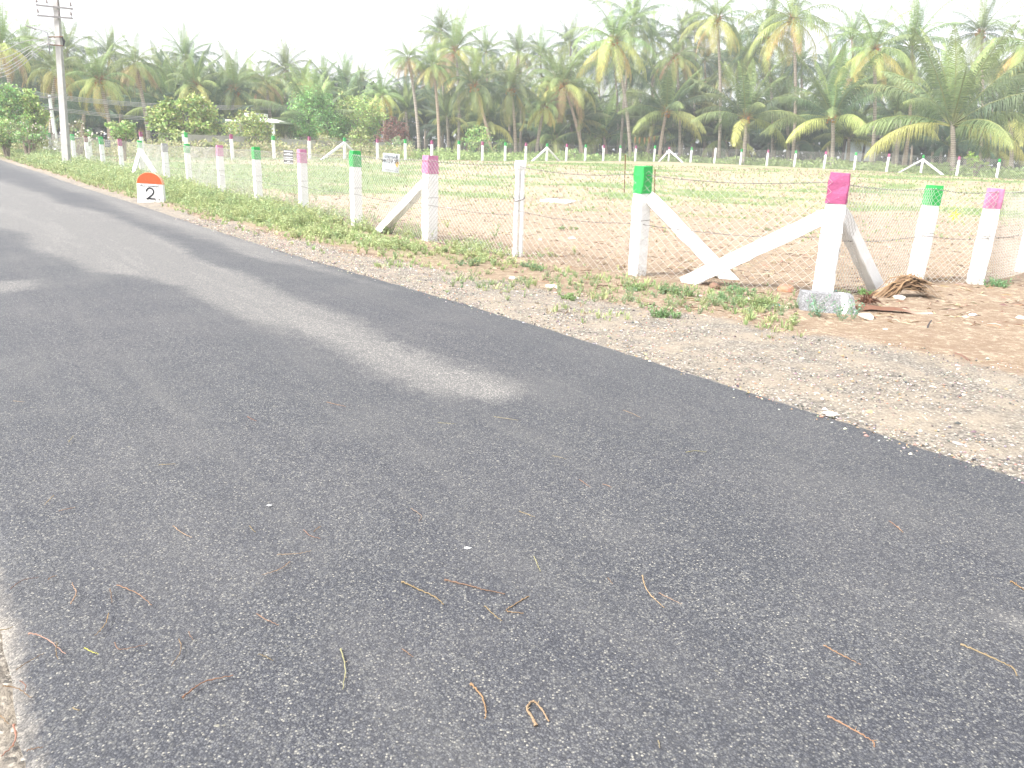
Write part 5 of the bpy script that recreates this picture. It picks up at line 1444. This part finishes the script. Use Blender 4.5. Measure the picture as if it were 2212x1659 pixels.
stick([(1230, 438), (1262, 436)], .022, 'short dark stick touching the end of the pale board', (.16, .15, .15))
stick([(1280, 433), (1305, 431), (1331, 430)], .022, 'thin dark stick right of the pale board in the field', (.18, .15, .13))
stick([(1660, 632), (1610, 634)], .010, 'thin dark root by the orange boulder', (.2, .13, .1))
g = gnd(2004, 712); mb = MB(); mb.tube([(-.01, 0, 0), (0, 0, .05), (.022, 0, .10)], [.01, .009, .006], 5, (.07, .065, .07)); o = mb.build('stick', M_COL, None, g); tag(o, 'short dark stick poking up from the sandy verge', 'stick')
stick([(1805, 740), (1840, 746), (1872, 743)], .009, 'slim grey stick lying on the brown soil patch', (.36, .33, .30))
stick([(1712, 808), (1728, 800), (1752, 791)], .007, 'little forked brown twig on the sandy verge', (.28, .18, .12))
stick([(2062, 766), (2078, 771), (2093, 782)], .012, 'dark curled bark piece on the soil near the right edge', (.15, .09, .07))
stick([(1987, 878), (1984, 893), (2002, 911)], .006, 'thin pale curved twig on the gravel', (.6, .5, .36))
# board
a = gnd(1176, 436); mb = MB(); b = gnd(1234, 441); c = gnd(1206, 428)
d = b-a; mb.box((d.x/2, d.y/2, .06), (d.length, .42, .03), Matrix.Rotation(math.atan2(d.y, d.x), 3, 'Z') @ Matrix.Rotation(R_(9), 3, 'X'), jit=.02); o = mb.build('fallen_board', M_PALEB, None, a); tag(o, 'pale bluish-white board lying flat in the field', 'board')
# rods
for (x0, y0, x1, y1, l) in ((1348.6, 417, 1351, 336, 'tall thin rusty rod standing in the field left of the green-topped post'), (1413.5, 424, 1415, 368, 'shorter rusty rod just right of the green-topped post')):
    g = gnd(x0, y0); t = at(x1, y1, g.y); mb = MB(); d = t-g; mb.tube([Vector((0, 0, -.2)), d*.5, d], .022, 6); mb.tube([d, d+Vector((0, 0, .03))], .03, 6); o = mb.build('iron_rod', M_RUST, None, g); tag(o, l, 'rod')

# ------------------------------------------------------------------ twigs on the asphalt
def A5(p): return (p[0]/3., p[1]/3.+1152)
def A6(p): return (p[0]/3.+737.3, p[1]/3.+1152)
def A7(p): return (p[0]/3.+1474.7, p[1]/3.+1152)
TC = [(.22, .145, .09), (.17, .11, .075), (.26, .20, .125), (.14, .095, .065)]
TW = [
 (A5, [(80, 415), (160, 360), (255, 342)], 1, 3, 0), (A5, [(465, 512), (500, 450), (475, 378)], 1.3, 2, 'wavy yellowish twig on the left part of the road'), (A5, [(720, 412), (732, 510)], 1, 3, 0),
 (A5, [(765, 388), (900, 450), (990, 525)], 1.3, 0, 'forked reddish twig on the lower left of the road'), (A5, [(712, 575), (690, 650), (625, 725)], 1.2, 0, 0),
 (A5, [(200, 708), (300, 740), (435, 845)], 1.6, 2, 'yellow-brown bent twig at the far lower left, crossing a thin upright one'), (A5, [(385, 770), (388, 885)], .8, 3, 0), (A5, [(552, 805), (600, 830), (650, 845)], 1.1, 4, 'short green twig at the lower left of the road'),
 (A5, [(750, 768), (790, 815), (965, 780)], 1.0, 1, 'hook-shaped reddish twig right of the short green twig'), (A5, [(1165, 740), (1180, 820), (1115, 928)], 1.2, 1, 'bow-shaped reddish twig right of the hook-shaped one'), (A5, [(1230, 695), (1258, 755)], .8, 1, 0),
 (A5, [(1665, 577), (1720, 615), (1810, 655)], 1.2, 0, 0), (A5, [(1680, 845), (1775, 890)], .9, 1, 0), (A5, [(1190, 1130), (1330, 1030), (1520, 985)], 1.8, 1, 'long reddish-brown twig with a side shoot at the lower left'),
 (A5, [(1885, 235), (1820, 285), (1700, 325)], 1.0, 2, 0), (A5, [(1800, 190), (1920, 185), (2020, 165)], .9, 2, 0), (A5, [(1125, 0), (1180, 45), (1250, 80)], 1.1, 2, 0), (A5, [(1970, 25), (2010, 65), (2080, 85)], 1.1, 0, 0),
 (A5, [(115, 950), (200, 895), (295, 840)], .9, 3, 0), (A5, [(140, 1020), (175, 1050), (170, 1090)], 1.2, 1, 'small hooked twig near the sandy left edge of the road'), (A5, [(30, 1055), (120, 1070), (220, 1135)], 1.2, 3, 0), (A5, [(320, 355), (375, 330)], .9, 1, 0),
 (A5, [(1620, 0), (1660, 45)], .8, 0, 0), (A5, [(2, 690), (90, 668)], 1.2, 0, 0), (A5, [(100, 1310), (110, 1420), (20, 1521)], 1.8, 0, 'curved tan twig on the sandy shoulder in the bottom left corner'), (A5, [(0, 1235), (70, 1310)], 1.2, 0, 0), (A5, [(190, 1480), (290, 1460)], 1.2, 1, 0),
 (A5, [(480, 1198), (530, 1212)], 1, 2, 0), (A5, [(2080, 5), (2035, 40)], .9, 0, 0),
 (A6, [(395, 368), (470, 405), (600, 465), (660, 518)], 2.0, 0, 'long brown twig with a bent tip, left of a longer one in mid-road'), (A6, [(668, 355), (830, 395), (920, 420), (1060, 450)], 2.2, 1, 'longest thick brown twig lying across the middle of the near road'),
 (A6, [(1215, 462), (1120, 520), (1070, 560), (1180, 577)], 1.5, 0, 'V-shaped twig just right of the longest twig'), (A6, [(925, 525), (980, 580), (1040, 625)], 1.2, 0, 'thin bowed twig just left of the V-shaped twig'), (A6, [(1245, 197), (1270, 260), (1288, 300)], 1.5, 2, 'short knobbly straw-coloured twig above the V-shaped twig'),
 (A6, [(1945, 325), (1980, 430), (2085, 540)], 1.7, 2, 'smooth curved straw-coloured twig right of the V-shaped twig'), (A6, [(2050, 440), (2200, 515)], .9, 2, 0), (A6, [(395, 810), (465, 865)], 1.0, 1, 0),
 (A6, [(840, 1038), (905, 1120), (935, 1210), (930, 1270)], 2.2, 0, 'pinkish bowed twig with a knobbed end, left of the looped twig'), (A6, [(1260, 1310), (1225, 1250), (1200, 1200), (1245, 1155), (1300, 1215), (1340, 1285)], 3.2, 2, 'thick looped twig shaped like an arch at the bottom centre'),
 (A6, [(0, 810), (28, 940), (12, 1080)], 1.6, 2, 'upright straw-coloured twig, left of the pinkish bowed one'), (A6, [(1720, 340), (1755, 385)], .9, 1, 0), (A6, [(2045, 1410), (2055, 1460)], 1, 2, 0),
 (A7, [(905, 785), (1000, 840), (1140, 912)], 1.8, 0, 'slanting brown twig left of the thickest one at the lower right'), (A7, [(1795, 780), (1930, 840), (2110, 925), (2150, 985)], 2.6, 0, 'thick orange-brown twig with a hooked tip at the lower right'),
 (A7, [(930, 1250), (1100, 1345), (1215, 1415), (1228, 1455)], 2.0, 0, 'long thin orange twig at the bottom right with a flared end'), (A7, [(2115, 362), (2212, 425)], 1.8, 0, 'forked twig cut off by the right edge on the road'), (A7, [(1380, 0), (1418, 42)], 1, 2, 0)]
ident = lambda p: p
for q in [[(1345, 897), (1365, 905), (1385, 915)], [(1480, 990), (1500, 987), (1525, 989)], [(1192, 998), (1222, 1005)], [(705, 880), (748, 890)], [(30, 878), (55, 880)], [(535, 912), (555, 922)], [(120, 1085), (97, 1108)], [(1918, 1140), (1948, 1165)], [(1120, 1120), (1155, 1133)],
          [(887, 1113), (910, 1130), (905, 1143)], [(1250, 1050), (1275, 1068)], [(1300, 1060), (1320, 1068)], [(130, 1120), (165, 1112)], [(345, 1018), (380, 1016)], [(945, 925), (985, 928)], [(1065, 912), (1120, 920)], [(150, 968), (160, 955)]]:
    TW.append((ident, q, .9, random.choice([0, 2, 2]), 0))
rn = random.Random(31)
for (fn, ps, th, ci, lab) in TW:
    P = []
    for p in ps:
        q = fn(p); g = flat(*q); P.append(Vector((g[0], g[1], 0)))
    b = P[0].copy(); zr = .030 if road_dist(b.x, b.y) > -4.7 else .015
    if len(P) == 2: P.insert(1, (P[0]+P[1])/2+Vector((rn.uniform(-.006, .006), rn.uniform(-.006, .006), 0)))
    pts = catmull([p-b for p in P], 7); n = len(pts); rr = []
    col = TC[ci] if ci < 4 else (.32, .36, .08)
    base = .0010*th+.0006
    for i, p in enumerate(pts):
        p.z = .004+.004*abs(math.sin(i*1.7)); p.x += rn.uniform(-.0015, .0015); p.y += rn.uniform(-.0015, .0015); rr.append(base*(1-.45*i/n)*(1+(.45 if i % 6 == 3 else 0))*(1.9 if i == 0 and th > 1.5 else 1))
    mb = MB(); mb.tube(pts, rr, 6, tuple(c*rn.uniform(.85, 1.1) for c in col))
    if th > 1.25:
        for k in (n//3, 2*n//3): d = Vector((rn.uniform(-1, 1), rn.uniform(-1, 1), .3)).normalized()*.012; mb.tube([pts[k], pts[k]+d], [base*.5, base*.2], 4, col)
    o = mb.build('twig', M_COL, None, b+Vector((0, 0, zr)))
    tag(o, lab or 'thin short dry twig lying on the asphalt', 'twig', None if lab else 'small thin twigs scattered on the asphalt')
def splat(px, py, s, col, label):
    g = flat(px, py); rn = random.Random(int(px)); mb = MB(); n = 22; vs = [(0, 0, .003)]
    for k in range(n): a = 2*PI*k/n; r_ = s*rn.uniform(.45, 1.15); vs.append((r_*math.cos(a), r_*.8*math.sin(a), .0015))
    mb.add(vs, [(0, 1+k, 1+(k+1) % n) for k in range(n)], col); o = mb.build('bird_dropping', M_COL, None, (g[0], g[1], .034)); tag(o, label, 'dropping')
splat(1010, 1200, .016, (.55, .56, .56), 'larger white bird dropping in the middle of the road')
splat(583, 1107, .014, (.42, .42, .43), 'smaller pale bird dropping on the left part of the road')

# ------------------------------------------------------------------ haze
def haze():
    me = bpy.data.meshes.new('haze'); x0, x1, y0, y1, z0, z1 = -950, 950, -70, 1550, -1.2, 30
    v = [(x, y, z) for z in (z0, z1) for y in (y0, y1) for x in (x0, x1)]
    me.from_pydata(v, [], [(0, 2, 3, 1), (4, 5, 7, 6), (0, 1, 5, 4), (2, 6, 7, 3), (0, 4, 6, 2), (1, 3, 7, 5)])
    m = bpy.data.materials.new('thin_haze'); m.use_nodes = True; t = m.node_tree; t.nodes.clear()
    o = t.nodes.new('ShaderNodeOutputMaterial'); p = t.nodes.new('ShaderNodeVolumePrincipled')
    p.inputs['Color'].default_value = (.93, .95, 1, 1); p.inputs['Density'].default_value = .0015; p.inputs['Anisotropy'].default_value = .2
    t.links.new(p.outputs[0], o.inputs['Volume']); me.materials.append(m)
    q = meshobj('haze', me); tag(q, 'pale morning haze over the whole field', 'haze', kind='stuff')
haze()
